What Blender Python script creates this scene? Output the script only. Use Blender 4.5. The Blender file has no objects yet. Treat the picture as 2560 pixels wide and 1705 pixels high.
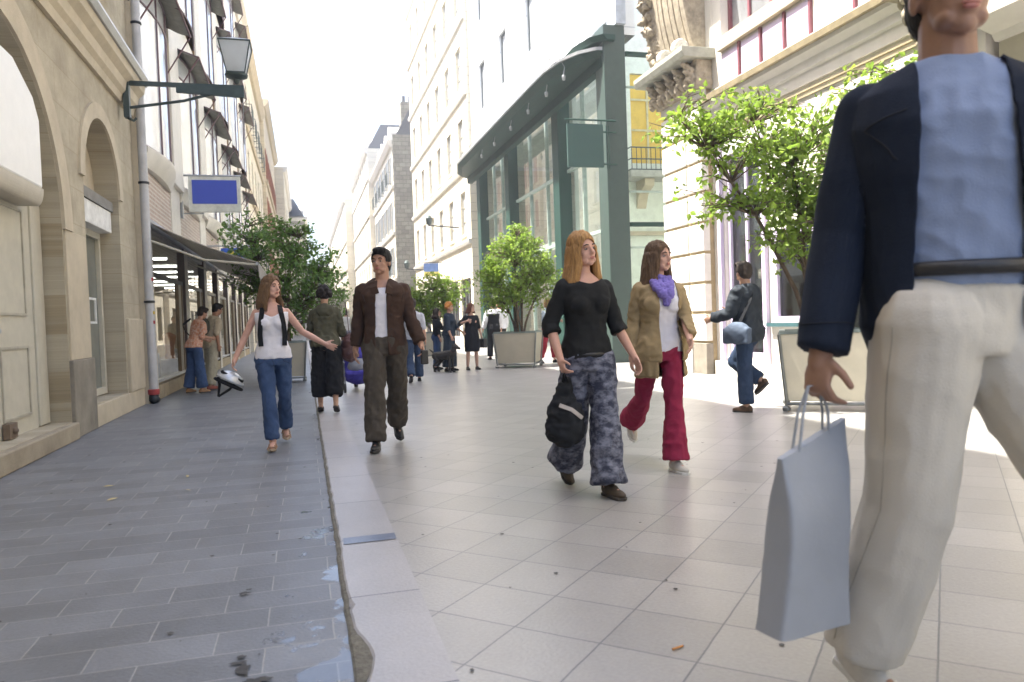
import bpy, bmesh, math, random
from math import sin, cos, pi, radians as R, sqrt
from mathutils import Vector as V, Matrix as M, noise, Euler
random.seed(7)
C = bpy.data.collections.new('street'); bpy.context.scene.collection.children.link(C)
S = bpy.context.scene

# ------------------------------------------------------------ camera, sky, sun, exposure
yaw, pitch, roll = R(15.2), R(-1.67), R(2.0)
f_ = V((sin(yaw)*cos(pitch), cos(yaw)*cos(pitch), sin(pitch)))
r_ = V((cos(yaw), -sin(yaw), 0)); u_ = r_.cross(f_)
rr, uu = r_*cos(roll)-u_*sin(roll), u_*cos(roll)+r_*sin(roll)
cd = bpy.data.cameras.new('camera'); cam = bpy.data.objects.new('camera', cd); C.objects.link(cam)
mw = M(((rr.x, uu.x, -f_.x, 0), (rr.y, uu.y, -f_.y, 0), (rr.z, uu.z, -f_.z, 1.15), (0, 0, 0, 1)))
cam.matrix_world = mw
cd.sensor_width = 36; cd.lens = 26.76; cd.clip_start = 0.05; cd.clip_end = 2000
cd.dof.use_dof = True; cd.dof.focus_distance = 7.5; cd.dof.aperture_fstop = 3.2
S.camera = cam
SE = R(64); SD = V((.95*cos(SE), -.31*cos(SE), -sin(SE)))      # the way sunlight travels
w = bpy.data.worlds.new('World'); S.world = w; w.use_nodes = True
sk = w.node_tree.nodes.new('ShaderNodeTexSky'); sk.sky_type = 'NISHITA'; sk.sun_disc = False
sk.sun_elevation = SE; sk.sun_rotation = math.atan2(-SD.x, -SD.y); sk.dust_density = 4.0; sk.air_density = 0.9; sk.ozone_density = 1.0
bg = w.node_tree.nodes['Background']; w.node_tree.links.new(sk.outputs[0], bg.inputs[0]); bg.inputs[1].default_value = 0.15
sl = bpy.data.lights.new('sun', 'SUN'); sl.energy = 5.0; sl.angle = R(.53); sl.color = (1, .95, .87)
so = bpy.data.objects.new('sun', sl); C.objects.link(so); so.rotation_euler = SD.to_track_quat('-Z', 'Y').to_euler()
S.view_settings.view_transform = 'Standard'; S.view_settings.look = 'None'; S.view_settings.gamma = 1
S.view_settings.exposure = 2.05

# ------------------------------------------------------------ materials
MC = {}
def nd(t, k, **kw):
    n = t.nodes.new(k)
    for a, b in kw.items():
        if a.startswith('i_'): n.inputs[a[2:].replace('_', ' ')].default_value = b
        else: setattr(n, a, b)
    return n
def mat(name, col, rough=.6, metal=0, var=.12, scale=6, bump=.1, bscale=60, spec=.5, col2=None, stretch=(1, 1, 1), trans=0, emit=0, coat=0):
    """a procedural surface: two tones mixed by noise, a fine bump"""
    if name in MC: return MC[name]
    m = bpy.data.materials.new(name); m.use_nodes = True; t = m.node_tree; L = t.links.new
    p = t.nodes['Principled BSDF']; p.inputs['Roughness'].default_value = rough; p.inputs['Metallic'].default_value = metal
    p.inputs['Specular IOR Level'].default_value = spec
    if coat: p.inputs['Coat Weight'].default_value = coat
    tc = nd(t, 'ShaderNodeTexCoord'); mp = nd(t, 'ShaderNodeMapping'); mp.inputs['Scale'].default_value = stretch; L(tc.outputs['Object'], mp.inputs[0])
    n1 = nd(t, 'ShaderNodeTexNoise', i_Scale=scale, i_Detail=6.0, i_Roughness=.65); L(mp.outputs[0], n1.inputs[0])
    mx = nd(t, 'ShaderNodeMixRGB'); c2 = col2 or tuple(c*(1-2.6*var) for c in col)
    rp = nd(t, 'ShaderNodeValToRGB'); rp.color_ramp.elements[0].position = .32; rp.color_ramp.elements[1].position = .7
    L(n1.outputs[0], rp.inputs[0]); L(rp.outputs[0], mx.inputs[0])
    mx.inputs[1].default_value = (*c2, 1); mx.inputs[2].default_value = (*[min(1, c*(1+var*.5)) for c in col], 1)
    L(mx.outputs[0], p.inputs['Base Color'])
    if bump:
        n2 = nd(t, 'ShaderNodeTexNoise', i_Scale=bscale, i_Detail=4.0); L(mp.outputs[0], n2.inputs[0])
        b = nd(t, 'ShaderNodeBump', i_Strength=bump, i_Distance=.01); L(n2.outputs[0], b.inputs['Height']); L(b.outputs[0], p.inputs['Normal'])
    if emit: L(mx.outputs[0], p.inputs['Emission Color']); p.inputs['Emission Strength'].default_value = emit
    if trans:
        tr = nd(t, 'ShaderNodeBsdfTranslucent'); L(mx.outputs[0], tr.inputs[0]); ms = nd(t, 'ShaderNodeMixShader'); ms.inputs[0].default_value = trans
        L(p.outputs[0], ms.inputs[1]); L(tr.outputs[0], ms.inputs[2]); L(ms.outputs[0], t.nodes['Material Output'].inputs[0])
    MC[name] = m; return m
def blocks(name, col, axes='yz', bw=.7, bh=.32, joint=.006, jcol=None, rough=.85, var=.12, offset=.5, rot=0, loc=(0, 0), bump=.35, tone=.1, spec=.3, dirt=.25, rnoise=0, puddle=0):
    """cut stone or slabs: brick texture laid on two object axes, tone per block, stains, sunk joints"""
    if name in MC: return MC[name]
    m = bpy.data.materials.new(name); m.use_nodes = True; t = m.node_tree; L = t.links.new
    p = t.nodes['Principled BSDF']; p.inputs['Roughness'].default_value = rough; p.inputs['Specular IOR Level'].default_value = spec
    tc = nd(t, 'ShaderNodeTexCoord'); sp = nd(t, 'ShaderNodeSeparateXYZ'); cb = nd(t, 'ShaderNodeCombineXYZ'); L(tc.outputs['Object'], sp.inputs[0])
    for i, a in enumerate(axes): L(sp.outputs['xyz'.index(a)], cb.inputs[i])
    mp = nd(t, 'ShaderNodeMapping'); mp.inputs['Rotation'].default_value = (0, 0, rot); mp.inputs['Location'].default_value = (*loc, 0); L(cb.outputs[0], mp.inputs[0])
    nw = nd(t, 'ShaderNodeTexNoise', i_Scale=9.0, i_Detail=3.0); L(mp.outputs[0], nw.inputs[0])
    wv = nd(t, 'ShaderNodeVectorMath', operation='SCALE'); wv.inputs['Scale'].default_value = .006
    L(nw.outputs['Color'], wv.inputs[0]); ad = nd(t, 'ShaderNodeVectorMath', operation='ADD'); L(mp.outputs[0], ad.inputs[0]); L(wv.outputs[0], ad.inputs[1])
    br = nd(t, 'ShaderNodeTexBrick', offset=offset); L(ad.outputs[0], br.inputs[0])
    br.inputs['Scale'].default_value = 1; br.inputs['Brick Width'].default_value = bw; br.inputs['Row Height'].default_value = bh
    br.inputs['Mortar Size'].default_value = joint; br.inputs['Mortar Smooth'].default_value = .3; br.inputs['Bias'].default_value = 0
    br.inputs['Color1'].default_value = (*[c*(1-tone) for c in col], 1); br.inputs['Color2'].default_value = (*[min(1, c*(1+tone)) for c in col], 1)
    jc = jcol or tuple(c*.45 for c in col); br.inputs['Mortar'].default_value = (*jc, 1)
    n1 = nd(t, 'ShaderNodeTexNoise', i_Scale=2.3, i_Detail=8.0, i_Roughness=.7); L(mp.outputs[0], n1.inputs[0])
    n3 = nd(t, 'ShaderNodeTexNoise', i_Scale=70.0, i_Detail=3.0); L(mp.outputs[0], n3.inputs[0])
    rp = nd(t, 'ShaderNodeValToRGB'); rp.color_ramp.elements[0].position = .3; rp.color_ramp.elements[1].position = .65
    rp.color_ramp.elements[0].color = (1-dirt, 1-dirt*1.05, 1-dirt*1.15, 1); L(n1.outputs[0], rp.inputs[0])
    mu = nd(t, 'ShaderNodeMixRGB', blend_type='MULTIPLY'); mu.inputs[0].default_value = 1; L(br.outputs[0], mu.inputs[1]); L(rp.outputs[0], mu.inputs[2])
    m3 = nd(t, 'ShaderNodeMixRGB', blend_type='OVERLAY'); m3.inputs[0].default_value = var*1.5; L(mu.outputs[0], m3.inputs[1]); L(n3.outputs[0], m3.inputs[2])
    L(m3.outputs[0], p.inputs['Base Color'])
    sb = nd(t, 'ShaderNodeMath', operation='MULTIPLY_ADD'); L(br.outputs['Fac'], sb.inputs[0]); sb.inputs[1].default_value = -1.0; L(n3.outputs[0], sb.inputs[2])
    b = nd(t, 'ShaderNodeBump', i_Strength=bump, i_Distance=.006); L(sb.outputs[0], b.inputs['Height']); L(b.outputs[0], p.inputs['Normal'])
    if rnoise:
        n4 = nd(t, 'ShaderNodeTexNoise', i_Scale=1.6, i_Detail=5.0); L(mp.outputs[0], n4.inputs[0])
        mr = nd(t, 'ShaderNodeMapRange'); mr.inputs[1].default_value = .3; mr.inputs[2].default_value = .7; mr.inputs[3].default_value = rough-rnoise; mr.inputs[4].default_value = rough+rnoise
        L(n4.outputs[0], mr.inputs[0]); L(mr.outputs[0], p.inputs['Roughness'])
    if puddle:   # wet patches lying along the kerb
        xr = nd(t, 'ShaderNodeMapRange'); L(sp.outputs[0], xr.inputs[0]); xr.inputs[1].default_value = -.55; xr.inputs[2].default_value = .1; xr.inputs[3].default_value = -.22; xr.inputs[4].default_value = .10
        n5 = nd(t, 'ShaderNodeTexNoise', i_Scale=3.2, i_Detail=7.0, i_Roughness=.6); L(mp.outputs[0], n5.inputs[0])
        yr = nd(t, 'ShaderNodeMapRange'); L(sp.outputs[1], yr.inputs[0]); yr.inputs[1].default_value = 2.6; yr.inputs[2].default_value = 5.5; yr.inputs[3].default_value = .02; yr.inputs[4].default_value = -.14
        s0 = nd(t, 'ShaderNodeMath', operation='ADD'); L(n5.outputs[0], s0.inputs[0]); L(yr.outputs[0], s0.inputs[1])
        s1 = nd(t, 'ShaderNodeMath', operation='ADD'); L(s0.outputs[0], s1.inputs[0]); L(xr.outputs[0], s1.inputs[1])
        wr = nd(t, 'ShaderNodeMapRange'); wr.inputs[1].default_value = .57; wr.inputs[2].default_value = .61; L(s1.outputs[0], wr.inputs[0])
        mr2 = nd(t, 'ShaderNodeMixRGB'); L(wr.outputs[0], mr2.inputs[0]); L(mr.outputs[0], mr2.inputs[1]); mr2.inputs[2].default_value = (.05, .05, .05, 1); L(mr2.outputs[0], p.inputs['Roughness'])
        dk = nd(t, 'ShaderNodeMixRGB', blend_type='MULTIPLY'); L(wr.outputs[0], dk.inputs[0]); L(m3.outputs[0], dk.inputs[1]); dk.inputs[2].default_value = (.6, .62, .66, 1); L(dk.outputs[0], p.inputs['Base Color'])
        iv = nd(t, 'ShaderNodeMath', operation='MULTIPLY_ADD'); L(wr.outputs[0], iv.inputs[0]); iv.inputs[1].default_value = -bump*.85; iv.inputs[2].default_value = bump; L(iv.outputs[0], b.inputs['Strength'])
    MC[name] = m; return m
def glass(name='shop_glass', tint=(.9, .95, .95), base=.05, gain=.8):
    if name in MC: return MC[name]
    m = bpy.data.materials.new(name); m.use_nodes = True; t = m.node_tree; L = t.links.new; t.nodes.remove(t.nodes['Principled BSDF'])
    a = nd(t, 'ShaderNodeBsdfTransparent'); a.inputs[0].default_value = (*tint, 1); g = nd(t, 'ShaderNodeBsdfGlossy'); g.inputs['Roughness'].default_value = .01
    fr = nd(t, 'ShaderNodeFresnel'); fr.inputs[0].default_value = 1.5
    mm = nd(t, 'ShaderNodeMath', operation='MULTIPLY_ADD'); mm.inputs[1].default_value = gain; mm.inputs[2].default_value = base; mm.use_clamp = True; L(fr.outputs[0], mm.inputs[0])
    s = nd(t, 'ShaderNodeMixShader'); L(mm.outputs[0], s.inputs[0]); L(a.outputs[0], s.inputs[1]); L(g.outputs[0], s.inputs[2]); L(s.outputs[0], t.nodes['Material Output'].inputs[0])
    MC[name] = m; return m

# ------------------------------------------------------------ objects and mesh collecting
def tag(o, label=None, cat=None, group=None, kind=None):
    if label: o['label'] = label
    if cat: o['category'] = cat
    if group: o['group'] = group
    if kind: o['kind'] = kind
    return o
def empty(name, loc=(0, 0, 0), rz=0, **k):
    o = bpy.data.objects.new(name, None); C.objects.link(o); o.location = loc; o.rotation_euler = (0, 0, rz); o.empty_display_size = .1
    return tag(o, **k)
class MB:
    def __init__(s): s.v = []; s.f = []
    def add(s, vs, fs):
        n = len(s.v); s.v += [tuple(v) for v in vs]; s.f += [tuple(i+n for i in f) for f in fs]; return s
    def box(s, x0, x1, y0, y1, z0, z1, m=None):
        vs = [V((x, y, z)) for x in (x0, x1) for y in (y0, y1) for z in (z0, z1)]
        if m: vs = [m @ v for v in vs]
        return s.add(vs, [(0, 1, 3, 2), (4, 6, 7, 5), (0, 4, 5, 1), (2, 3, 7, 6), (0, 2, 6, 4), (1, 5, 7, 3)])
    def rings(s, rg, cap=True, closed=False):
        n = len(rg[0]); vs = [p for r in rg for p in r]; fs = []; k = len(rg)
        for i in range(k if closed else k-1):
            j = (i+1) % k
            for a in range(n): b = (a+1) % n; fs.append((i*n+a, i*n+b, j*n+b, j*n+a))
        if cap and not closed: fs += [tuple(range(n-1, -1, -1)), tuple((k-1)*n+a for a in range(n))]
        return s.add(vs, fs)
    def tube(s, pts, rad, n=10, cap=True):
        pts = [V(p) for p in pts]; rg = []
        if not hasattr(rad, '__len__'): rad = [rad]*len(pts)
        up = None
        for i, p in enumerate(pts):
            d = (pts[min(i+1, len(pts)-1)]-pts[max(i-1, 0)]).normalized()
            if up is None or abs(up.dot(d)) > .95: up = V((0, 0, 1)) if abs(d.z) < .9 else V((1, 0, 0))
            a = d.cross(up).normalized(); b = a.cross(d).normalized(); up = b
            rg.append([p+(a*cos(2*pi*k/n)+b*sin(2*pi*k/n))*rad[i] for k in range(n)])
        return s.rings(rg, cap)
    def lathe(s, prof, c=(0, 0, 0), n=24, m=None, flute=0, nf=0):
        rg = []
        for r, z in prof:
            ring = []
            for k in range(n):
                a = 2*pi*k/n; q = r*(1-(flute*abs(sin(a*nf/2)) if nf else 0)); p = V((q*cos(a), q*sin(a), z))
                ring.append((m @ p if m else p)+V(c))
            rg.append(ring)
        return s.rings(rg)
    def prism(s, poly, fn, d0, d1):
        """poly in 2D, fn(u,v,d)->point; extruded from d0 to d1"""
        n = len(poly); vs = [fn(u, v, d0) for u, v in poly]+[fn(u, v, d1) for u, v in poly]
        return s.add(vs, [tuple(range(n)), tuple(range(2*n-1, n-1, -1))]+[(i, i+n, (i+1) % n+n, (i+1) % n) for i in range(n)])
    def ball(s, c, r, n=14, m=None):
        if not hasattr(r, '__len__'): r = (r, r, r)
        c = V(c); rg = []
        for i in range(1, n//2+1):
            t = pi*i/(n//2+1); ring = []
            for k in range(n):
                p = V((r[0]*sin(t)*cos(2*pi*k/n), r[1]*sin(t)*sin(2*pi*k/n), r[2]*cos(t))); ring.append(c+(m @ p if m else p))
            rg.append(ring)
        nn = len(rg)*n; top = V((0, 0, r[2])); fs = []
        vs = [p for g in rg for p in g]+[c+(m @ top if m else top), c-(m @ top if m else top)]
        for i in range(len(rg)-1):
            for k in range(n): j = (k+1) % n; fs.append((i*n+k, (i+1)*n+k, (i+1)*n+j, i*n+j))
        for k in range(n): j = (k+1) % n; fs += [(nn, k, j), (nn+1, (len(rg)-1)*n+j, (len(rg)-1)*n+k)]
        return s.add(vs, fs)
    def cap(s, a, b, ra, rb, n=12):
        a, b = V(a), V(b); d = (b-a)
        s.tube([a, b], [ra, rb], n); s.ball(a, ra, n); s.ball(b, rb, n); return s
    def build(s, name, m, parent=None, smooth=False, bevel=0, autos=0):
        me = bpy.data.meshes.new(name); me.from_pydata(s.v, [], s.f); bm = bmesh.new(); bm.from_mesh(me)
        bmesh.ops.recalc_face_normals(bm, faces=bm.faces); bm.to_mesh(me); bm.free()
        if m: me.materials.append(m)
        if smooth:
            me.polygons.foreach_set('use_smooth', [True]*len(me.polygons))
            if autos:
                try: me.set_sharp_from_angle(angle=R(autos))
                except Exception: pass
        o = bpy.data.objects.new(name, me); C.objects.link(o); o.parent = parent
        if bevel:
            b = o.modifiers.new('bevel', 'BEVEL'); b.width = bevel; b.segments = 2; b.limit_method = 'ANGLE'; b.angle_limit = R(35)
        return o
def BX(name, m, parent, *a, bevel=0, mt=None): return MB().box(*a, m=mt).build(name, m, parent, bevel=bevel)
def copy_tree(o, parent=None):
    c = o.copy(); C.objects.link(c); c.parent = parent
    for ch in [q for q in C.objects if q.parent == o]: copy_tree(ch, c)
    return c

def wallmb(mb, ops, u0, u1, v0, v1, fn, depth, seg=14):
    """front sheet of a wall with openings (ua,ub,va,vb,rise); fn(u,v,d) maps to space, d = depth into the wall"""
    def top(o, u):
        if o[4] <= 0: return o[3]
        c = (o[0]+o[1])/2; h = (o[1]-o[0])/2; k = max(0, 1-((u-c)/h)**2); return o[3]-o[4]+o[4]*sqrt(k)
    br = {u0, u1}
    for o in ops:
        k = seg if o[4] > 0 else 1
        for i in range(k+1):
            br.add(round((o[0]+o[1])/2-(o[1]-o[0])/2*cos(pi*i/k), 5) if k > 1 else round(o[0]+(o[1]-o[0])*i/k, 5))
    br = sorted(b for b in br if u0-1e-6 <= b <= u1+1e-6)
    q = lambda a, b, c, d: mb.add([a, b, c, d], [(0, 1, 2, 3)])
    for a, b in zip(br, br[1:]):
        if b-a < 1e-5: continue
        mid = (a+b)/2; col = sorted([o for o in ops if o[0] < mid < o[1]], key=lambda o: o[2]); ca = cb = v0
        for o in col:
            if o[2] > v0+1e-4: q(fn(a, ca, 0), fn(b, cb, 0), fn(b, o[2], 0), fn(a, o[2], 0)); q(fn(a, o[2], 0), fn(b, o[2], 0), fn(b, o[2], depth), fn(a, o[2], depth))
            ca, cb = top(o, a), top(o, b)
            q(fn(a, ca, 0), fn(b, cb, 0), fn(b, cb, depth), fn(a, ca, depth))
        q(fn(a, ca, 0), fn(b, cb, 0), fn(b, v1, 0), fn(a, v1, 0))
    for o in ops:
        for u in (o[0], o[1]):
            t = o[3]-o[4]; q(fn(u, o[2], 0), fn(u, t, 0), fn(u, t, depth), fn(u, o[2], depth))
    return mb
def fnx(P, side): return lambda u, v, d: V((P-side*d, u, v))      # facade along the street; side=+1 faces +x
def fny(Y): return lambda u, v, d: V((u, Y+d, v))                # facade facing the camera (-y)
def facade(root, wm, P, side, y0, y1, z0, z1, ops, depth=.22, back=9, ends=True):
    mb = MB(); f = fnx(P, side); wallmb(mb, ops, y0, y1, z0, z1, f, depth)
    if ends:
        for y in (y0, y1): mb.add([f(y, z0, 0), f(y, z1, 0), f(y, z1, back), f(y, z0, back)], [(0, 1, 2, 3)])
        mb.add([f(y0, z1, 0), f(y1, z1, 0), f(y1, z1, back), f(y0, z1, back)], [(0, 1, 2, 3)])
        mb.add([f(y0, z0, back), f(y1, z0, back), f(y1, z1, back), f(y0, z1, back)], [(0, 1, 2, 3)])
    return mb.build('wall', wm, root)
def window(root, P, side, a, b, z0, z1, fm, gm, d=.14, rise=0, nx=2, nz=2, fw=.05, sill=None, shutter=None, name='window', bal=None):
    f = fnx(P, side); mb = MB()
    def bar(ua, ub, va, vb, da, db): mb.prism([(ua, va), (ub, va), (ub, vb), (ua, vb)], f, da, db)
    bar(a, a+fw, z0, z1, d-.05, d); bar(b-fw, b, z0, z1, d-.05, d); bar(a+fw, b-fw, z0, z0+fw, d-.05, d); bar(a+fw, b-fw, z1-fw, z1, d-.05, d)
    for i in range(1, nx): u = a+(b-a)*i/nx; bar(u-fw*.4, u+fw*.4, z0+fw, z1-fw, d-.04, d-.002)
    for i in range(1, nz): u = z0+(z1-z0)*i/nz; bar(a+fw, b-fw, u-fw*.3, u+fw*.3, d-.035, d-.004)
    o = mb.build(name, fm, root)
    MB().prism([(a, z0), (b, z0), (b, z1), (a, z1)], f, d+.002, d+.02).build('pane', gm, o)
    if sill: MB().prism([(a-.08, z0-.1), (b+.08, z0-.1), (b+.08, z0), (a-.08, z0)], f, -.1, .1).build('sill', sill, o)
    if shutter:
        w = (b-a)*.5
        for u in (a-w-.01, b+.01):
            s = MB()
            s.prism([(u, z0), (u+w, z0), (u+w, z1), (u, z1)], f, -.045, -.005)
            k = z0+.08
            while k < z1-.08: s.prism([(u+.05, k), (u+w-.05, k), (u+w-.05, k+.03), (u+.05, k+.03)], f, -.06, -.045); k += .09
            s.build('shutter', shutter, o)
    if bal:
        s = MB(); n = int((b-a+.3)/.12)
        for i in range(n+1): y = a-.15+i*(b-a+.3)/n; s.tube([f(y, z0-.02, -.28), f(y, z0+.85, -.28)], .012, 5)
        for z in (z0, z0+.85): s.tube([f(a-.15, z, 0), f(a-.15, z, -.28), f(b+.15, z, -.28), f(b+.15, z, 0)], .018, 6)
        s.build('railing', bal, o)
    return o
def band(root, P, side, y0, y1, prof, m, name='cornice', smooth=False):
    """moulding: profile (projection, z) run along the street"""
    mb = MB(); n = len(prof); sgn = side
    vs = [V((P+sgn*p, y, z)) for y in (y0, y1) for p, z in prof]
    mb.add(vs, [tuple(range(n)), tuple(range(2*n-1, n-1, -1))]+[(i, i+n, (i+1) % n+n, (i+1) % n) for i in range(n)])
    return mb.build(name, m, root)

# ------------------------------------------------------------ palette
white = mat('white_paint', (.78, .78, .75), .5); cream = mat('cream_paint', (.52, .49, .40), .55, var=.05)
stone_l = blocks('limestone_left', (.45, .40, .30), 'yz', .95, .42, .004, jcol=(.36, .3, .2), tone=.07, dirt=.33, loc=(.2, .1))
stone_p = mat('limestone_trim', (.52, .45, .33), .85, scale=3, var=.08, bump=.3)
stone_d = mat('worn_plinth_stone', (.27, .24, .19), .85, scale=2.5, var=.16, bump=.4)
stone_far = blocks('pale_limestone', (.66, .62, .52), 'yz', 1.1, .45, .008, tone=.04, dirt=.12)
stone_gold = blocks('warm_limestone', (.66, .58, .44), 'yz', .9, .38, .01, tone=.06, dirt=.2)
stone_r = mat('white_stone_right', (.66, .63, .57), .8, var=.04, scale=4, bump=.2)
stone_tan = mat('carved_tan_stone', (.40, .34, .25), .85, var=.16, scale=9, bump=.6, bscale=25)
stone_grey = blocks('grey_rubble_side', (.27, .26, .22), 'xz', .5, .3, .015, tone=.2, dirt=.3)
iron = mat('black_iron', (.03, .035, .04), .45, metal=.6, var=.05, bump=.05); iron_g = mat('grey_green_iron', (.06, .085, .085), .5, metal=.3)
zinc = mat('zinc', (.42, .43, .44), .38, metal=.6, var=.08, scale=4); slate = mat('slate_roof', (.09, .1, .12), .6, scale=14)
green = mat('dark_green_paint', (.014, .052, .040), .6, spec=.3, var=.06, scale=3, bump=.03); green_l = mat('green_grey_paint', (.045, .075, .064), .45, var=.05, bump=.03)
lav = mat('lavender_paint', (.58, .50, .66), .45, var=.04); brownm = mat('dark_brown_frame', (.07, .045, .035), .45)
pane = mat('window_pane', (.05, .06, .065), .06, var=.1, scale=1.5, bump=0, spec=.8); panew = mat('sky_glare_pane', (.62, .64, .65), .12, var=.08, scale=2, bump=0, spec=.9)  # panew: white sky reflection and glare put into the pane colour
gl = glass(); gl2 = glass('clear_glass', (.96, .98, .98), .03); glg = glass('green_tinted_glass', (.92, .98, .95), .0, .45)
dark = mat('dark_interior', (.05, .045, .04), .8)

# ------------------------------------------------------------ ground
def sheet(name, x0, x1, y0, y1, z, m):
    return tag(MB().add([(x0, y0, z), (x1, y0, z), (x1, y1, z), (x0, y1, z)], [(0, 1, 2, 3)]).build(name, m), kind='structure')
slabL = blocks('slate_slabs', (.168, .178, .197), 'xy', .42, .205, .0035, jcol=(.30, .30, .30), rough=.42, tone=.17, dirt=.25, puddle=1, loc=(.18, .02), spec=.5, rnoise=.0001, bump=.3, offset=.42)
slabR = blocks('diagonal_slabs', (.305, .297, .285), 'xy', .340, .340, .004, jcol=(.15, .155, .165), rough=.31, tone=.11, dirt=.09, rot=R(-45)*-1, loc=(.04, .32), spec=.5, bump=.25, offset=0)
kerbm = blocks('kerb_slabs', (.36, .35, .355), 'yx', .86, 2.0, .005, jcol=(.10, .11, .13), rough=.38, tone=.06, dirt=.12, offset=0, loc=(.24, .8), spec=.5, bump=.2)
sheet('ground', -400, 400, -200, 900, -.03, mat('far_ground', (.3, .3, .3), .8))
sheet('pavement_left', -12, .112, -14, 190, 0, slabL)
sheet('pavement_right', .425, 16, -14, 190, .014, slabR)
# kerb strip with a worn, chipped left edge
mb = MB(); n = 420; rg = []
for i in range(n+1):
    y = -3+i*(24/n) if i < n else 190
    e = .006*noise.noise(V((y*1.3, 0, 3)))+.008*noise.noise(V((y*7, 1, 3)))
    chip = .05*max(0, 1-abs(y-2.62)/.22)**.5 if abs(y-2.62) < .22 else 0
    chip += .02*max(0, 1-abs(y-3.12)/.06)
    x = .125+e+chip
    rg.append([V((x-.016, y, -.012)), V((x-.008, y, .007)), V((x+.012, y, .019)), V((.424, y, .0185)), V((.424, y, -.012))])
mb.rings(rg, cap=False); tag(mb.build('kerb', kerbm), kind='structure')
edge = mat('brown_stone_edge', (.17, .16, .13), .9, scale=30, var=.2, bump=.6)  # darker brown strip along the left edge of the kerb
mb = MB(); rg = []
for i in range(301):
    y = -3+i*.1; e = .006*noise.noise(V((y*1.3, 0, 3)))+.008*noise.noise(V((y*7, 1, 3))); chip = .05*max(0, 1-abs(y-2.62)/.22)**.5 if abs(y-2.62) < .22 else 0
    x = .125+e
    rg.append([V((x-.018, y, .004)), V((x-.009, y, .0105+.002*noise.noise(V((y*20, 2, 2))))), V((x+.004+chip, y, .0145)), V((x+.004+chip, y, -.005))])
mb.rings(rg, cap=False); tag(mb.build('kerb_edge', edge), kind='structure')
def blob(cx, cy, ax, ay, seed, n=48, ruff=.45):
    out = []
    for k in range(n):
        a = 2*pi*k/n; q = 1+ruff*noise.noise(V((cos(a)*1.6+seed, sin(a)*1.6, seed)))+.2*noise.noise(V((cos(a)*6+seed, sin(a)*6, seed)))
        out.append((cx+ax*q*cos(a), cy+ay*q*sin(a)))
    return out
st = mat('dark_stain', (.045, .042, .038), .6, var=.2, scale=30)
mb = MB()
for cx, cy, ax, ay, sd in [(-.262, 2.79, .016, .014, 2), (-.262, 2.74, .035, .010, 4), (-.245, 2.68, .02, .04, 6), (-.20, 2.58, .045, .02, 8), (-.3, 3.45, .022, .012, 10), (-.28, 3.49, .012, .01, 11)]:
    b = blob(cx, cy, ax, ay, sd, ruff=.7); z = .0045+.0004*sd; mb.add([(x, y, z) for x, y in b], [tuple(range(len(b)))])
tag(mb.build('floor_stain', st), kind='structure')
mb = MB(); rg_ = random.Random(3)
for i in range(150):
    cx, cy, r = rg_.uniform(-2.2, 4.2), 2.2+8*rg_.random()**1.5, rg_.uniform(.004, .013)
    if .08 < cx < .46: continue
    q = blob(cx, cy, r, r*rg_.uniform(.7, 1.2), i, n=12, ruff=.5); mb.add([(x_, y_, .0045 if cx < .1 else .0185) for x_, y_ in q], [tuple(range(12))])
tag(mb.build('gum_spots', mat('gum_spot', (.10, .10, .10), .8, var=.2)), kind='structure')
sm = mat('blue_drain_slab', (.16, .19, .26), .3, var=.08)
mb = MB().add([(.15, 3.98, .0225), (.42, 3.98, .0225), (.42, 4.10, .0225), (.15, 4.10, .0225)], [(0, 1, 2, 3)]); tag(mb.build('drain_slab', sm), kind='structure')
# leaves and litter on the floor
lf = mat('dry_leaf', (.55, .45, .22), .7)
for i, (x, y, r, lb) in enumerate([(-1.46, 6.25, .03, 'dry yellow leaf on the slate slabs, nearest the pale doorway'), (-1.32, 5.75, .035, 'dry yellow leaf on the slate slabs, lowest of the four'), (-.93, 6.4, .03, 'small dry leaf on the slate slabs behind the two largest'), (-.86, 5.85, .035, 'dry yellow leaf on the slate slabs, right of the other three')]):
    m_ = MB(); m_.add([(-1.3*r, 0, .004), (0, .35*r, .012), (1.3*r, .1*r, .005), (0, -.4*r, .006), (-.6*r, .3*r, .009)], [(0, 3, 1), (3, 2, 1), (0, 1, 4)])
    o = tag(m_.build('fallen_leaf', lf), lb, 'leaf', 'fallen leaves on the slate'); o.location = (x, y, .003); o.rotation_euler.z = i*.8
o = tag(MB().tube([(0, 0, 0), (.045, .012, 0)], .004, 8).build('cigarette_butt', mat('orange_filter', (.55, .25, .08), .7)), 'orange cigarette butt lying on the diagonal floor slabs', 'cigarette butt'); o.location = (1.15, 2.31, .02)
m_ = MB(); m_.add([(0, 0, .002), (.05, .005, .012), (.055, .02, .004), (.01, .022, .008)], [(0, 1, 2, 3)])
o = tag(m_.build('paper_scrap', white), 'white scrap of paper on the slate near the doorway step', 'litter'); o.location = (-2.02, 5.6, .004)

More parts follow.
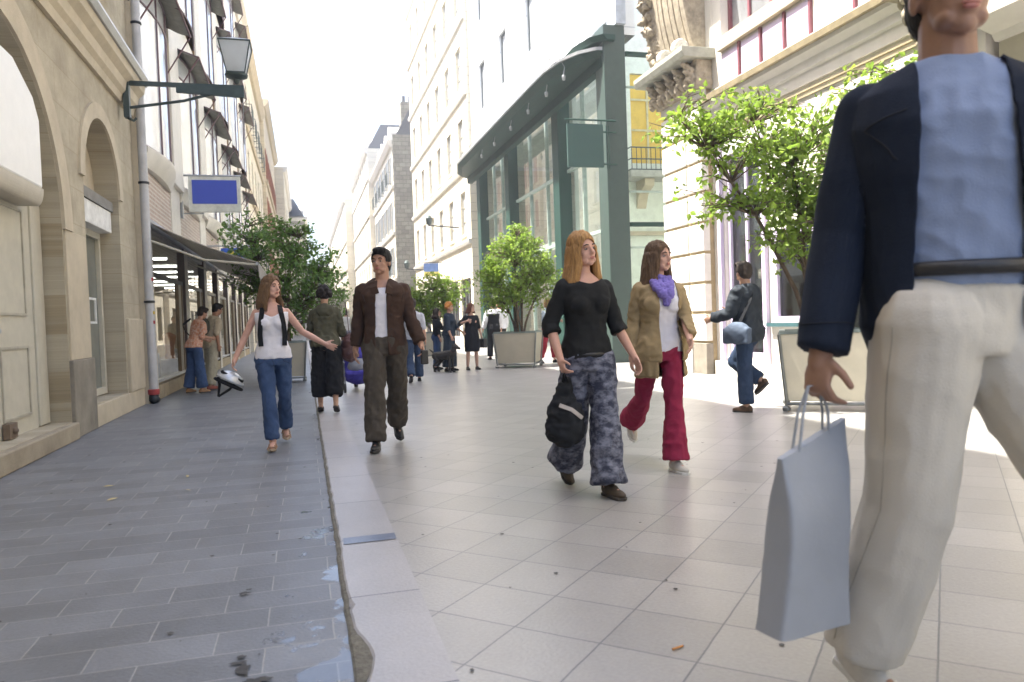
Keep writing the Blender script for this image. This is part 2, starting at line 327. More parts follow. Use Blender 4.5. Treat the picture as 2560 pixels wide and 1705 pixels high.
# ------------------------------------------------------------ left: limestone building with two arches
P = -2.5
bl = empty('stone_building', (0, 0, 0)); tag(bl, 'beige limestone building with two round arches at the near left', 'building')
ops = [(5.65, 9.30, .19, 4.05, 1.75), (10.25, 12.05, .28, 3.95, .9), (.2, 3.9, .19, 4.05, 1.75), (-5, -1.5, .19, 4.05, 1.75),
       (6.3, 7.6, 5.9, 8.3, 0), (10.4, 11.7, 5.9, 8.3, 0), (2.2, 3.5, 5.9, 8.3, 0), (6.3, 7.6, 9.6, 11.8, 0), (10.4, 11.7, 9.6, 11.8, 0), (2.2, 3.5, 9.6, 11.8, 0)]
facade(bl, stone_l, P, 1, -9, 13.15, 0, 15.2, ops, depth=.42)
band(bl, P, 1, -9, 13.15, [(-.01, 4.52), (.05, 4.52), (.07, 4.62), (.12, 4.68), (.14, 4.80), (.22, 4.88), (.24, 4.98), (-.01, 4.98)], stone_p)
band(bl, P, 1, -9, 13.15, [(-.01, 4.985), (.27, 4.985), (.31, 5.06), (.30, 5.11), (-.01, 5.11)], zinc, 'gutter')
band(bl, P, 1, -9, 13.15, [(-.01, 14.7), (.2, 14.8), (.4, 15.1), (.4, 15.22), (-.01, 15.22)], stone_p, 'eaves_cornice')
# arch rings: raised archivolts, impost blocks and plinths
def archivolt(y0, y1, zt, rise, w, d, name='archivolt'):
    c, h = (y0+y1)/2, (y1-y0)/2; mb = MB(); n = 28; rg = []
    for i in range(n+1):
        a = pi*i/n; y, z = c-h*cos(a), zt-rise+rise*sin(a); oy, oz = c-(h+w)*cos(a), zt-rise+(rise+w)*sin(a)
        rg.append([V((P+.0, y, z)), V((P+d, y, z)), V((P+d, oy, oz)), V((P+.0, oy, oz))])
    mb.rings(rg); return mb.build(name, stone_p, bl)
archivolt(5.65, 9.30, 4.05, 1.75, .30, .035); archivolt(10.25, 12.05, 3.95, .9, .2, .03)
for y0, y1 in ((9.34, 10.2), (4.8, 5.62), (3.93, 4.35)):
    BX('plinth', stone_d, bl, P-.3, P+.045, y0-.03, y1, 0, .86, bevel=.012)
    BX('pilaster', stone_p, bl, P-.2, P+.022, y0, y1-.06, .862, 2.3, bevel=.008)
BX('plinth', stone_p, bl, P-.3, P+.03, 10.21, 13.1, 0, .27, bevel=.012)
BX('wall_base', stone_p, bl, P-.1, P+.05, 12.12, 13.1, .272, 1.35, bevel=.015)
BX('doorstep', mat('doorstep_stone', (.34, .29, .21), .8, scale=3, bump=.35), bl, P-.5, P+.08, 4.2, 9.29, 0, .185, bevel=.015)
BX('doorstep', stone_p, bl, P-.5, P+.06, -.2, 4.15, 0, .185, bevel=.015)
# door in the big arch
dr = BX('door', cream, bl, P-.27, P-.22, 5.7, 8.96, .19, 2.62)
mb = MB(); f = fnx(P, 1)
MB().prism([(8.97, .2), (9.28, .2), (9.28, 2.7), (8.97, 2.7)], f, .20, .30).build('door_frame', cream, bl, bevel=.008)
mb = MB()
for y0, y1 in ((8.0, 8.75), (7.0, 7.7)):
    for z0, z1 in ((.35, 1.05), (1.35, 2.42)):
        for a, b, c, d in ((y0, y1, z0, z0+.025), (y0, y1, z1-.025, z1), (y0, y0+.025, z0+.025, z1-.025), (y1-.025, y1, z0+.025, z1-.025)):
            mb.prism([(a, c), (b, c), (b, d), (a, d)], f, .205, .2205)
mb.build('panel_moulding', mat('dark_cream_moulding', (.45, .42, .34), .5), dr)  # mouldings in a darker cream than the door
mb = MB(); mb.ball((P-.17, 7.85, 1.2), .03); mb.tube([(P-.23, 7.85, 1.2), (P-.17, 7.85, 1.2)], .012); mb.build('handle', zinc, dr, smooth=True)
MB().prism([(7.80, .2), (7.84, .2), (7.84, 2.5), (7.80, 2.5)], f, .205, .222).build('astragal', mat('rust_brown_strip', (.20, .11, .06), .6), dr)
mb = MB(); mb.box(P-.21, P-.15, 7.95, 8.15, .2, .34); mb.ball((P-.14, 8.05, .27), .03); mb.build('door_stop', mat('rusty_iron', (.18, .13, .09), .7), bl)
# lightbox filling the head of the arch
mb = MB(); mb.prism([(5.68, 2.62), (8.66, 2.62), (8.66, 3.30), (8.5, 3.5), (8.0, 3.72), (5.68, 3.76)], f, -.02, .36)
mb.build('fascia_box', mat('white_fascia', (.80, .80, .78), .4, var=.02), bl, bevel=.02)
mb = MB(); rg = []
for i in range(9):
    a = pi/2*i/8; rg.append([V((P-.02-.02+.06*sin(a)+0, 5.68, 2.45+.17*(1-cos(a)))), V((P-.04+.06*sin(a), 8.68, 2.45+.17*(1-cos(a)))), V((P-.38, 8.68, 2.45+.17*(1-cos(a)))), V((P-.38, 5.68, 2.45+.17*(1-cos(a))))])
mb.rings(rg); mb.build('fascia_soffit', mat('beige_soffit', (.50, .46, .38), .5, var=.05), bl)
MB().add([f(5.6, .2, .41), f(9.3, .2, .41), f(9.3, 4.1, .41), f(5.6, 4.1, .41)], [(0, 1, 2, 3)]).build('tympanum', stone_p, bl)
MB().add([f(-5.2, .2, .41), f(4.0, .2, .41), f(4.0, 4.1, .41), f(-5.2, 4.1, .41)], [(0, 1, 2, 3)]).build('recess_wall', stone_p, bl)
# small arch: tympanum, shutter box, tall narrow window with a screen
MB().prism([(10.2, 3.0), (12.1, 3.0), (12.1, 4.0), (10.2, 4.0)], f, .30, .41).build('tympanum', stone_p, bl)
BX('shutter_box', white, bl, P-.27, P-.09, 10.3, 11.98, 2.56, 2.86, bevel=.01)
BX('lintel', mat('grey_lintel', (.22, .21, .19), .7), bl, P-.28, P-.07, 10.27, 12.03, 2.865, 3.0)
wn = window(bl, P, 1, 10.3, 12.0, .30, 2.56, cream, mat('grey_green_pane', (.20, .21, .18), .15, var=.1, scale=2, bump=0), d=.3, nx=2, nz=1, fw=.09)
mb = MB()
for a, b, c, d in ((11.15, 11.52, 1.28, 1.31), (11.15, 11.52, 1.60, 1.63), (11.15, 11.18, 1.31, 1.60), (11.49, 11.52, 1.31, 1.60)): mb.prism([(a, c), (b, c), (b, d), (a, d)], f, .225, .245)
mb.build('notice_frame', white, wn)
for a in ops[4:]:
    window(bl, P, 1, a[0], a[1], a[2], a[3], cream, pane, d=.25, nx=2, nz=3, sill=stone_p, bal=iron_g)
# iron scroll bracket seen above the gutter
mb = MB()
for k in range(3):
    y = 11.95+.0*k; pts = [V((P+.05+.12*sin(t*1.1)*(1-.03*t)+.1*k, y+.1*cos(t*1.3), 5.9+.28*t)) for t in [i*.25 for i in range(9+2*k)]]
    mb.tube(pts, .022, 6)
mb.tube([(P, 11.9, 6.05), (P+.3, 11.9, 6.05)], .02, 6); mb.tube([(P, 11.9, 6.6), (P+.32, 11.9, 6.6)], .02, 6); mb.build('iron_bracket', iron, bl)

# drainpipe
dp = empty('drainpipe', (-2.36, 13.2, 0)); tag(dp, 'pale grey drainpipe with red shoe running up between the arched building and the glass shop', 'drainpipe')
MB().tube([(0, 0, .12), (0, 0, 15)], .068, 16).build('pipe', mat('pipe_paint', (.50, .50, .50), .42, var=.1, scale=3), dp, smooth=True, autos=60)
for z in (1.62, 3.5, 6.0, 8.5, 11): MB().lathe([(.072, z-.02), (.082, z-.015), (.082, z+.015), (.072, z+.02)], n=20).build('pipe_clamp', iron, dp)
MB().lathe([(.066, .14), (.086, .145), (.09, .22), (.07, .23)], n=20).build('pipe_collar', mat('red_collar', (.40, .05, .05), .5), dp)
MB().tube([(0, 0, .14), (0, -.01, .07), (.05, -.03, .03)], [.075, .08, .07], 14).build('pipe_shoe', iron, dp, smooth=True)
for z, c in ((1.95, (.5, .06, .08)), (1.62-.35, (.5, .06, .08)), (1.42, (.62, .45, .06))):
    MB().box(.045, .074, -.045, -.015, z, z+.05).build('sticker', mat('sticker_%.2f' % c[1], c, .5), dp)

# street lantern on its bracket
ln = empty('street_lantern', (-2.5, 12.35, 0)); tag(ln, 'glass street lantern on a dark iron arm fixed above the drainpipe', 'street lamp')
mb = MB(); mb.box(0.08, .16, -.06, .06, 4.30, 4.98); mb.tube([(.12, 0, 4.3), (.2, 0, 4.26), (.24, 0, 4.3)], .02, 6); mb.build('wall_plate', iron_g, ln)
mb = MB(); mb.box(.14, 1.76, -.028, .028, 4.78, 4.84); mb.prism([(.8, 4.70), (1.76, 4.66), (1.76, 4.779), (.8, 4.779)], lambda u, v, d: V((u, d, v)), -.03, .03)
mb.tube([(.15, 0, 4.45), (.9, 0, 4.58), (1.3, 0, 4.70)], .022, 8); mb.build('arm', iron_g, ln)
MB().tube([(1.74, 0, 4.68), (1.73, 0, 3.95)], .007, 6).build('cable', mat('grey_cable', (.25, .26, .27), .5), ln)
zc = 1.66
MB().lathe([(.0, 4.86), (.03, 4.87), (.05, 4.93), (.16, 4.97), (.17, 5.0), (.09, 5.03), (.085, 5.1), (.0, 5.1)], (zc, 0, 0), 20).build('lamp_base', iron_g, ln, smooth=True, autos=40)
MB().lathe([(.05, 5.1), (.07, 5.13), (.05, 5.2), (.0, 5.22)], (zc, 0, 0), 14).build('bulb', white, ln, smooth=True)
mb = MB(); h0, h1, a0, a1 = 5.01, 5.46, .13, .225
for sx, sy in ((1, 1), (1, -1), (-1, -1), (-1, 1)): mb.tube([(zc+sx*a0, sy*a0, h0), (zc+sx*a1, sy*a1, h1)], .010, 6)
for a, h in ((a0, h0), (a1, h1)): mb.tube([(zc+a, a, h), (zc+a, -a, h), (zc-a, -a, h), (zc-a, a, h), (zc+a, a, h)], .012, 6)
mb.tube([(zc+a1, a1, h1), (zc, 0, h1+.1), (zc-a1, -a1, h1)], .009, 6); mb.tube([(zc-a1, a1, h1), (zc, 0, h1+.1), (zc+a1, -a1, h1)], .009, 6)
mb.build('lantern_frame', iron_g, ln)
mb = MB(); q = [(zc+sx*(a0-.004), sy*(a0-.004), h0+.01) for sx, sy in ((1, 1), (1, -1), (-1, -1), (-1, 1))]+[(zc+sx*(a1-.006), sy*(a1-.006), h1-.005) for sx, sy in ((1, 1), (1, -1), (-1, -1), (-1, 1))]
mb.add(q, [(0, 1, 5, 4), (1, 2, 6, 5), (2, 3, 7, 6), (3, 0, 4, 7)]); mb.build('lantern_glass', mat('milky_glass', (.75, .78, .8), .15, trans=.55, var=.03, bump=0), ln)
mb = MB(); mb.add([(zc+sx*a1, sy*a1, h1+.012) for sx, sy in ((1, 1), (1, -1), (-1, -1), (-1, 1))]+[(zc, 0, h1+.11)], [(0, 1, 4), (1, 2, 4), (2, 3, 4), (3, 0, 4)]); mb.build('lantern_roof', mat('white_lid', (.7, .72, .73), .3, trans=.3), ln)

# ------------------------------------------------------------ left: glass shop building
P = -2.4; f = fnx(P, 1)
sb = empty('shop_building', (0, 0, 0)); tag(sb, 'white shop building with tall upper windows and propped awnings beyond the drainpipe', 'building')
pil = mat('painted_pilaster', (.66, .62, .54), .55, var=.05, scale=3)
yb0, yb1 = 13.32, 38.0
BX('wall', pil, sb, P-9, P-.55, yb0, yb1, 2.9, 15.6)
BX('shop_ceiling', mat('shop_ceiling', (.45, .43, .40), .7), sb, P-3.2, P-.02, yb0, yb1, 2.78, 2.89)
BX('shop_back_wall', mat('shop_back_wall', (.60, .46, .26), .7, scale=2, var=.2), sb, P-3.4, P-3.25, yb0, yb1, 0, 2.9)
BX('shop_floor', mat('shop_floor', (.5, .40, .28), .5), sb, P-3.2, P-.12, yb0, yb1, .02, .12)
BX('party_wall', stone_p, sb, P-3.2, P-.02, 13.17, 13.31, 0, 15.3)
mb = MB()
for y in [14.2+i*2.1 for i in range(10)]: mb.box(P-2.6, P-.5, y, y+.06, 2.73, 2.778)
mb.build('ceiling_light_panel', mat('lit_tube', (.9, .88, .8), .5, emit=3.0), sb)
posts = [13.36, 17.35, 20.6, 23.6, 26.6, 29.6, 32.6, 35.6]
for i, y in enumerate(posts):
    BX('shop_pillar', pil, sb, P-.12, P+.02, y, y+.42, 0, 2.86, bevel=.01)
    BX('pillar_edge', brownm, sb, P-.13, P+.012, y-.07, y-.003, 0, 2.86)
for i in range(len(posts)-1):
    a, b = posts[i]+.43, posts[i+1]-.08
    BX('stall_riser', mat('tan_stone_riser', (.42, .34, .22), .75), sb, P-.12, P+.01, a, b, 0, .24, bevel=.008)
    w_ = BX('shop_window', mat('dark_frame', (.05, .05, .045), .4), sb, P-.08, P-.03, a, b, 2.08, 2.16)
    MB().prism([(a, .28), (b, .28), (b, .33), (a, .33)], f, .0, .08).build('lower_rail', zinc, w_)
    for q, t in ((b-.7, .05), (b-.42, .04), (b-.2, .06)):
        MB().prism([(q, .33), (q+t, .33), (q+t, 2.079), (q, 2.079)], f, .02, .09).build('mullion', cream if t < .05 else mat('bronze_mullion', (.22, .15, .08), .4), w_)
    MB().add([f(a, .33, .055), f(b, .33, .055), f(b, 2.08, .055), f(a, 2.08, .055)], [(0, 1, 2, 3)]).build('pane', gl, w_)
    MB().add([f(a, 2.16, .055), f(b, 2.16, .055), f(b, 2.78, .055), f(a, 2.78, .055)], [(0, 1, 2, 3)]).build('upper_pane', gl, w_)
# window dressing, built in the first bays
tanm = mat('tan_leather', (.36, .17, .07), .5); orng = mat('orange_cloth', (.55, .22, .06), .7)
for i, (y, z, k) in enumerate([(14.0, .33, 0), (14.7, .5, 1), (15.4, .33, 2), (16.1, .6, 0), (18.6, .4, 1), (19.6, .5, 2), (22, .5, 0), (25, .5, 1)]):
    d = empty('display_stand', (P-.55, y, .12)); tag(d, ['white stand with a tan leather bag in the shop window', 'white stand with an orange garment in the shop window', 'white stand with a folded pale cloth in the shop window'][k], 'display stand', 'stands with goods inside the shop window')
    BX('pedestal', white, d, -.18, .18, -.16, .16, 0, z, bevel=.01)
    mb = MB()
    if k == 0: mb.lathe([(.0, z), (.15, z+.005), (.17, z+.12), (.12, z+.26), (.0, z+.28)], n=16); mb.tube([(-.1, 0, z+.26), (-.06, 0, z+.42), (.06, 0, z+.42), (.1, 0, z+.26)], .012, 6)
    elif k == 1: mb.lathe([(.0, z), (.11, z+.002), (.09, z+.2), (.13, z+.4), (.15, z+.52), (.05, z+.58), (.0, z+.6)], n=16)
    else: mb.box(-.15, .15, -.13, .13, z+.002, z+.1)
    mb.build('goods', [tanm, orng, mat('pale_cloth', (.6, .58, .52), .8)][k], d, smooth=k < 2, bevel=0 if k < 2 else .03)
# brick lattice band, scalloped sill, bays
latt = blocks('pink_lattice', (.44, .33, .27), 'yz', .13, .075, .016, jcol=(.60, .55, .48), rough=.8, tone=.12, offset=0, bump=.6)
per = 4.28; y0 = 17.15-per
for i in range(6):
    a = y0+i*per; b = a+3.15
    if a < yb0: a = yb0+.02
    lp = BX('lattice_panel', latt, sb, P-.3, P-.005, a+.1, b-.0, 2.98, 3.80)
    BX('panel_border', pil, sb, P-.3, P+.01, b+.003, b+1.1, 2.9, 4.0)
    # curved sill of the bow window: bulges out over the street
    n = 18; mb = MB(); rg = []
    for k in range(n+1):
        y = a+(b-a)*k/n; o_ = .05+.16*sin(pi*k/n)
        rg.append([V((P-.3, y, 3.82)), V((P+o_*.45, y, 3.82)), V((P+o_+.05, y, 4.04)), V((P+o_+.05, y, 4.12)), V((P-.3, y, 4.12))])
    mb.rings(rg); mb.build('bow_sill', pil, sb, smooth=True, autos=40)
    bay = None
    for lv, (z0, z1) in enumerate(((4.13, 6.92), (8.0, 10.6), (11.5, 14.0))):
        mb = MB(); m2 = MB(); npan = 3
        for k in range(npan+1):
            t = k/npan; y = a+.02+(b-a-.04)*t; o_ = .04+.15*sin(pi*t)
            mb.tube([(P+o_, y, z0), (P+o_, y, z1)], .022, 6)
        for z in (z0+.02, z1-.45, z1-.02): mb.tube([(P+.04+.15*sin(pi*k/12), a+.02+(b-a-.04)*k/12, z) for k in range(13)], .02, 6)
        bw = mb.build('bow_window', mat('plum_frame', (.13, .08, .10), .4), sb)
        for k in range(12):
            p0, p1 = [(P+.035+.15*sin(pi*q/12), a+.02+(b-a-.04)*q/12) for q in (k, k+1)]
            m2.add([(p0[0], p0[1], z0), (p1[0], p1[1], z0), (p1[0], p1[1], z1), (p0[0], p0[1], z1)], [(0, 1, 2, 3)])
        m2.build('pane', panew, bw)
        # propped awning: flat dark canvas leaning out over the street
        zt = z1+.12; mb = MB(); rg = []
        for k in range(7):
            t = k/6; x = P+.02+.48*t; z = zt-.20*t-.05*sin(pi*t)
            rg.append([V((x, a+.02, z)), V((x, b-.02, z)), V((x, b-.02, z+.018)), V((x, a+.02, z+.018))])
        mb.rings(rg); aw = mb.build('awning', mat('olive_canvas', (.25, .24, .20), .8, scale=5), bw)
        mb = MB(); mb.tube([(P+.5, a+.02, zt-.21), (P+.5, b-.02, zt-.21)], .02, 6)
        for y in (a+.03, b-.03, (a+b)/2): mb.tube([(P+.02, y, zt-.03), (P+.5, y, zt-.21)], .016, 6)
        for y in (a+.03, b-.03): mb.tube([(P+.05, y, zt-.95), (P+.5, y, zt-.21)], .014, 6)
        mb.build('awning_frame', mat('plum_rod', (.12, .05, .06), .5), aw)
    MB().box(P-.5, P+.10, b+.003, b+1.12, 4.005, 15.0).build('pilaster', pil, sb, bevel=.01)
    BX('pilaster_edge', mat('ochre_brown', (.30, .19, .09), .6), sb, P-.3, P+.06, b-.055, b-.002, 4.13, 15.0)
for z0, z1 in ((7.15, 7.95), (10.75, 11.45), (14.15, 15.0)): BX('spandrel', pil, sb, P-.5, P+.02, yb0+.01, yb1, z0, z1)
band(sb, P, 1, yb0, yb1, [(-.5, 15.0), (.12, 15.0), (.2, 15.2), (.42, 15.35), (.45, 15.5), (-.5, 15.5)], pil)
band(sb, P, 1, yb0, yb1, [(-.3, 2.87), (.03, 2.87), (.05, 2.97), (-.3, 2.97)], zinc, 'fascia')
# shop awning: canvas on arms, its side seen from the near end
sa = empty('shop_awning', (P, 13.45, 0)); tag(sa, 'long grey striped canvas awning over the shop windows', 'awning')
stripe = blocks('striped_canvas', (.66, .62, .54), 'xy', .055, 200, .012, jcol=(.36, .33, .29), rough=.85, tone=.12, offset=0, bump=.1)
mb = MB(); L_ = 10.4; rg = []
for k in range(9):
    t = k/8; x = .06+1.62*t; z = 2.90-.66*t-.05*sin(pi*t); rg.append([V((x, 0, z)), V((x, L_, z)), V((x, L_, z+.014)), V((x, 0, z+.014))])
mb.rings(rg); mb.build('canvas', stripe, sa)
mb = MB(); n = 60; rg = []
for k in range(n+1):
    y = L_*k/n; zb = 1.99+.025*sin(k*2*pi/3); rg.append([V((1.69, y, 2.235)), V((1.70, y, zb)), V((1.706, y, zb)), V((1.706, y, 2.235))])
mb.rings(rg); mb.build('valance', stripe, sa)
mb = MB(); mb.tube([(1.68, 0, 2.225), (1.68, L_, 2.225)], .028, 8); mb.build('front_bar', zinc, sa)
MB().tube([(.04, -.02, 2.92), (.04, L_, 2.92)], .06, 12).build('roller', zinc, sa, smooth=True)
for y in (.04, 5.2, L_-.04):
    MB().tube([(.05, y, 2.62), (.85, y, 2.30), (1.66, y, 2.21)], .022, 6).build('arm', cream, sa)
# blue projecting sign
bs = empty('shop_sign', (P, 17.3, 0)); tag(bs, 'blank royal blue rectangular sign projecting from the glass shop', 'sign')
BX('sign_panel', mat('royal_blue', (.045, .075, .42), .35, var=.02, bump=0), bs, .24, 1.13, -.055, .055, 3.80, 4.30)
mb = MB()
for a in ((.17, 1.2, -.05, .05, 4.301, 4.37), (.17, 1.2, -.05, .05, 3.63, 3.799), (.17, .239, -.05, .05, 3.80, 4.30), (1.131, 1.2, -.05, .05, 3.80, 4.30)): mb.box(*a)
mb.build('sign_frame', mat('cream_metal', (.66, .66, .58), .4), bs)
mb = MB(); mb.tube([(0.02, 0, 4.40), (1.22, 0, 4.40)], .022, 6); mb.tube([(0.02, 0, 3.60), (.45, 0, 3.60)], .015, 6); mb.box(-.0, .05, -.06, .06, 3.5, 4.5); mb.build('bracket', zinc, bs)
bs2 = empty('hanging_sign', (P, 21.5, 0)); tag(bs2, 'small blue sign with a yellow mark half hidden by the left tree', 'sign')
BX('sign_panel', mat('blue_2', (.03, .1, .5), .35, bump=0), bs2, .35, 1.28, -.04, .04, 2.98, 3.28); mb = MB(); mb.tube([(0, 0, 3.34), (1.3, 0, 3.34)], .02, 6); mb.build('bracket', zinc, bs2)
MB().ball((.62, -.045, 3.14), (.08, .01, .07)).build('yellow_mark', mat('yellow_sign', (.8, .65, .05), .4), bs2)

# ------------------------------------------------------------ other buildings along the street
def terrace(name, label, P, side, y0, y1, H, wm, trim, fl0=4.2, fh=3.3, bay=2.8, ww=1.15, wh=2.0, fr=cream, gm=panew, sh=None, bal=None, roof=None, shop=True, z0=0):
    root = empty(name, (0, 0, 0)); tag(root, label, 'building'); ops = []; n = int((y1-y0)/bay); off = (y1-y0-n*bay)/2; lv = []
    k = 0
    while fl0+k*fh+wh+.6 < H:
        for i in range(n):
            c = y0+off+bay*(i+.5); ops.append((c-ww/2, c+ww/2, fl0+k*fh+.5, fl0+k*fh+.5+wh, 0))
        lv.append(fl0+k*fh); k += 1
    up = len(ops)
    if shop:
        for i in range(n): c = y0+off+bay*(i+.5); ops.append((c-bay*.38, c+bay*.38, .35, 3.1, 0))
    facade(root, wm, P, side, y0, y1, z0, H, ops)
    for z in lv: band(root, P, side, y0, y1, [(-.01, z), (.1, z), (.14, z+.12), (.14, z+.2), (-.01, z+.2)], trim, 'string_course')
    band(root, P, side, y0, y1, [(-.01, H-.5), (.15, H-.45), (.35, H-.15), (.4, H+.02), (-.01, H+.02)], trim)
    for j, o in enumerate(ops):
        if j < up: window(root, P, side, o[0], o[1], o[2], o[3], fr, gm, sill=trim, shutter=sh, bal=bal if (j//n) % 2 == 0 else None, nz=3)
        else: window(root, P, side, o[0], o[1], o[2], o[3], brownm, pane, nx=3, nz=1, name='shop_window')
    if roof:
        f = fnx(P, side); mb = MB(); mb.prism([(.1, H+.03), (1.3, H+2.2), (8.5, H+2.2), (8.9, H+.03)], lambda u, v, d: V((P-side*u, d, v)), y0+.05, y1-.05); ro = mb.build('roof', slate, root)
        for i in range(max(1, n-1)):
            c = y0+off+bay*(i+1)
            mb = MB(); mb.prism([(c-.5, H+.3), (c+.5, H+.3), (c+.5, H+1.3), (c, H+1.75), (c-.5, H+1.3)], f, .15, 1.4); mb.build('dormer', trim, root)
            MB().prism([(c-.32, H+.4), (c+.32, H+.4), (c+.32, H+1.2), (c-.32, H+1.2)], f, .12, .148).build('dormer_window', pane, root)
    return root
terrace('terraced_house', 'cream stone house with iron balconies beyond the white shop building on the left', -2.35, 1, 38.1, 54, 15.4, stone_far, stone_p, bal=iron_g)
terrace('terraced_house', 'tall pale house with brown shutters far down the left side', -2.1, 1, 54.1, 74, 16.5, stone_gold, stone_p, sh=mat('red_brown_shutter', (.35, .14, .08), .6))
terrace('terraced_house', 'farthest house on the left side of the street', -1.3, 1, 74.1, 100, 16, stone_far, stone_r)
terrace('terraced_house', 'far grey roofed house closing the end of the street on the left', .6, 1, 100.1, 150, 15, stone_far, stone_r, roof=True)
terrace('terraced_house', 'white stone house with tan window recesses behind the green framed shop', 7.35, -1, 33.3, 51, 24, blocks('warm_cream_stone', (.72, .66, .53), 'yz', 1, .4, .008, tone=.05, dirt=.1), stone_r, fl0=4.6, bay=2.9, sh=None, bal=None)  # wall of warm cream stone blocks
tw = terrace('terraced_house', 'grey slate roofed house with chimney and rough side wall on the right', 6.55, -1, 55, 70, 14.2, stone_far, stone_r, roof=True, bal=iron_g, sh=mat('grey_shutter', (.3, .33, .36), .6))
BX('side_wall', stone_grey, tw, 6.6, 14.5, 54.9, 54.99, 0, 14.6)
BX('chimney', stone_grey, tw, 7.3, 9.6, 55.1, 56.3, 14.3, 17.0); [MB().lathe([(.14, 17.01), (.12, 17.5), (.15, 17.55), (.0, 17.56)], (7.6+.45*k, 55.7, 0), 10).build('chimney_pot', slate, tw) for k in range(5)]
terrace('terraced_house', 'pale sunlit house beyond the slate roofed one on the right', 6.1, -1, 70.1, 92, 17, stone_far, stone_r, roof=True)
terrace('terraced_house', 'farthest pale house closing the street on the right', 5.2, -1, 92.1, 150, 16, stone_far, stone_r)
eb = empty('end_building', (0, 0, 0)); tag(eb, 'pale building closing the far end of the street', 'building')
mb = MB(); ops = [(x, x+1.2, z, z+2.1, 0) for x in (-7, -4.5, -2, .5, 3, 5.5, 8, 10.5) for z in (1, 5, 8.5)]; wallmb(mb, ops, -12, 16, 0, 12.5, fny(150.5), .3); mb.box(-12, 16, 150.81, 156, 0, 12.5); mb.build('wall', stone_far, eb)
for o in ops: MB().prism([(o[0], o[2]), (o[1], o[2]), (o[1], o[3]), (o[0], o[3])], fny(150.5), .15, .2).build('window', pane, eb)
# wall lamps and a flag sign on the house behind the green shop
for i, (y, z, lb) in enumerate([(36, 5.6, 'black wall lamp arm high on the cream house behind the green framed shop'), (44.5, 4.15, 'black wall lamp arm low on the cream house, farther of the two')]):
    wl = empty('wall_lamp', (7.35, y, z)); tag(wl, lb, 'wall lamp', 'wall lamps on the cream house')
    MB().tube([(0, 0, 0), (-1.5, 0, .12)], .035, 6).build('arm', iron, wl); MB().lathe([(.0, .14), (.12, .16), (.17, .45), (.1, .58), (.0, .62)], (-1.45, 0, 0), 10).build('lantern', iron_g, wl)
bf = empty('hanging_sign', (7.35, 41, 3.55)); tag(bf, 'small blue and yellow shop flag above the far right shrub', 'sign')
BX('sign_panel', mat('blue_flag', (.10, .2, .5), .5), bf, -1.0, -.2, -.04, .04, .3, .75); BX('yellow_strip', mat('yellow_flag', (.75, .65, .15), .5), bf, -1.0, -.2, -.04, .04, .08, .297)
MB().tube([(0, 0, .8), (-1.1, 0, .8)], .025, 6).build('bracket', iron, bf)

# ------------------------------------------------------------ right: green framed shop
P = 7.3
gs = empty('green_shop', (0, 0, 0)); tag(gs, 'modern shop front of tall dark green posts and glass under a curved green canopy', 'building')
ptop = 7.55
for (x, y, w) in ((7.27, 16.85, .42), (7.27, 20.9, .36), (7.27, 26.4, .34), (7.27, 31.0, .34)):
    big = y < 17; x, w = (7.08, .52) if big else (x, w)
    BX('post', green_l if big else green, gs, x-.02, x+w, y, y+(.55 if big else .55), 0, 8.0 if big else ptop, bevel=.01)
f = fnx(P+.2, -1)
mb = MB()
for z in (3.3, 5.3): mb.prism([(17.4, z), (31, z), (31, z+.09), (17.4, z+.09)], f, 0, .1)
for y in (18.4, 19.6, 22.8, 24.6, 28.3, 29.6): mb.prism([(y, 0), (y+.05, 0), (y+.05, ptop), (y, ptop)], f, -.01, .09)
mb.build('glazing_bars', mat('pale_green_bar', (.42, .52, .46), .4), gs)
MB().add([f(17.4, 0, .05), f(31, 0, .05), f(31, ptop, .05), f(17.4, ptop, .05)], [(0, 1, 2, 3)]).build('glass_wall', glg, gs)
MB().add([V((7.68, 17.1, 0)), V((12, 17.1, 0)), V((12, 17.1, 7.5)), V((7.68, 17.1, 7.5))], [(0, 1, 2, 3)]).build('side_glass_wall', glg, gs)
mb = MB()
for z, h in ((7.36, .1), (3.28, .10)): mb.box(7.69, 12, 17.0, 17.09, z, z+h)
mb.build('side_rail', green, gs)
mb = MB()
for z in (2.75, 4.1, 6.6): mb.box(7.69, 12, 17.02, 17.08, z, z+.045)
for x in (10.3,): mb.box(x, x+.05, 17.0, 17.07, 0, 7.3)
mb.build('side_glazing_bars', mat('pale_green_bar', (.42, .52, .46), .4), gs)
BX('floor_slab', mat('pale_slab', (.55, .58, .53), .7), gs, 7.75, 12, 21.35, 31.5, 3.3, 3.55); 
BX('inner_wall', mat('inner_pale_wall', (.80, .82, .76), .7, var=.05), gs, 11.9, 12.1, 17.3, 31.5, 0, 7.6)
BX('ceiling', mat('pale_slab', (.55, .58, .53), .7), gs, 7.75, 12, 21.35, 31.5, 7.62, 7.8)
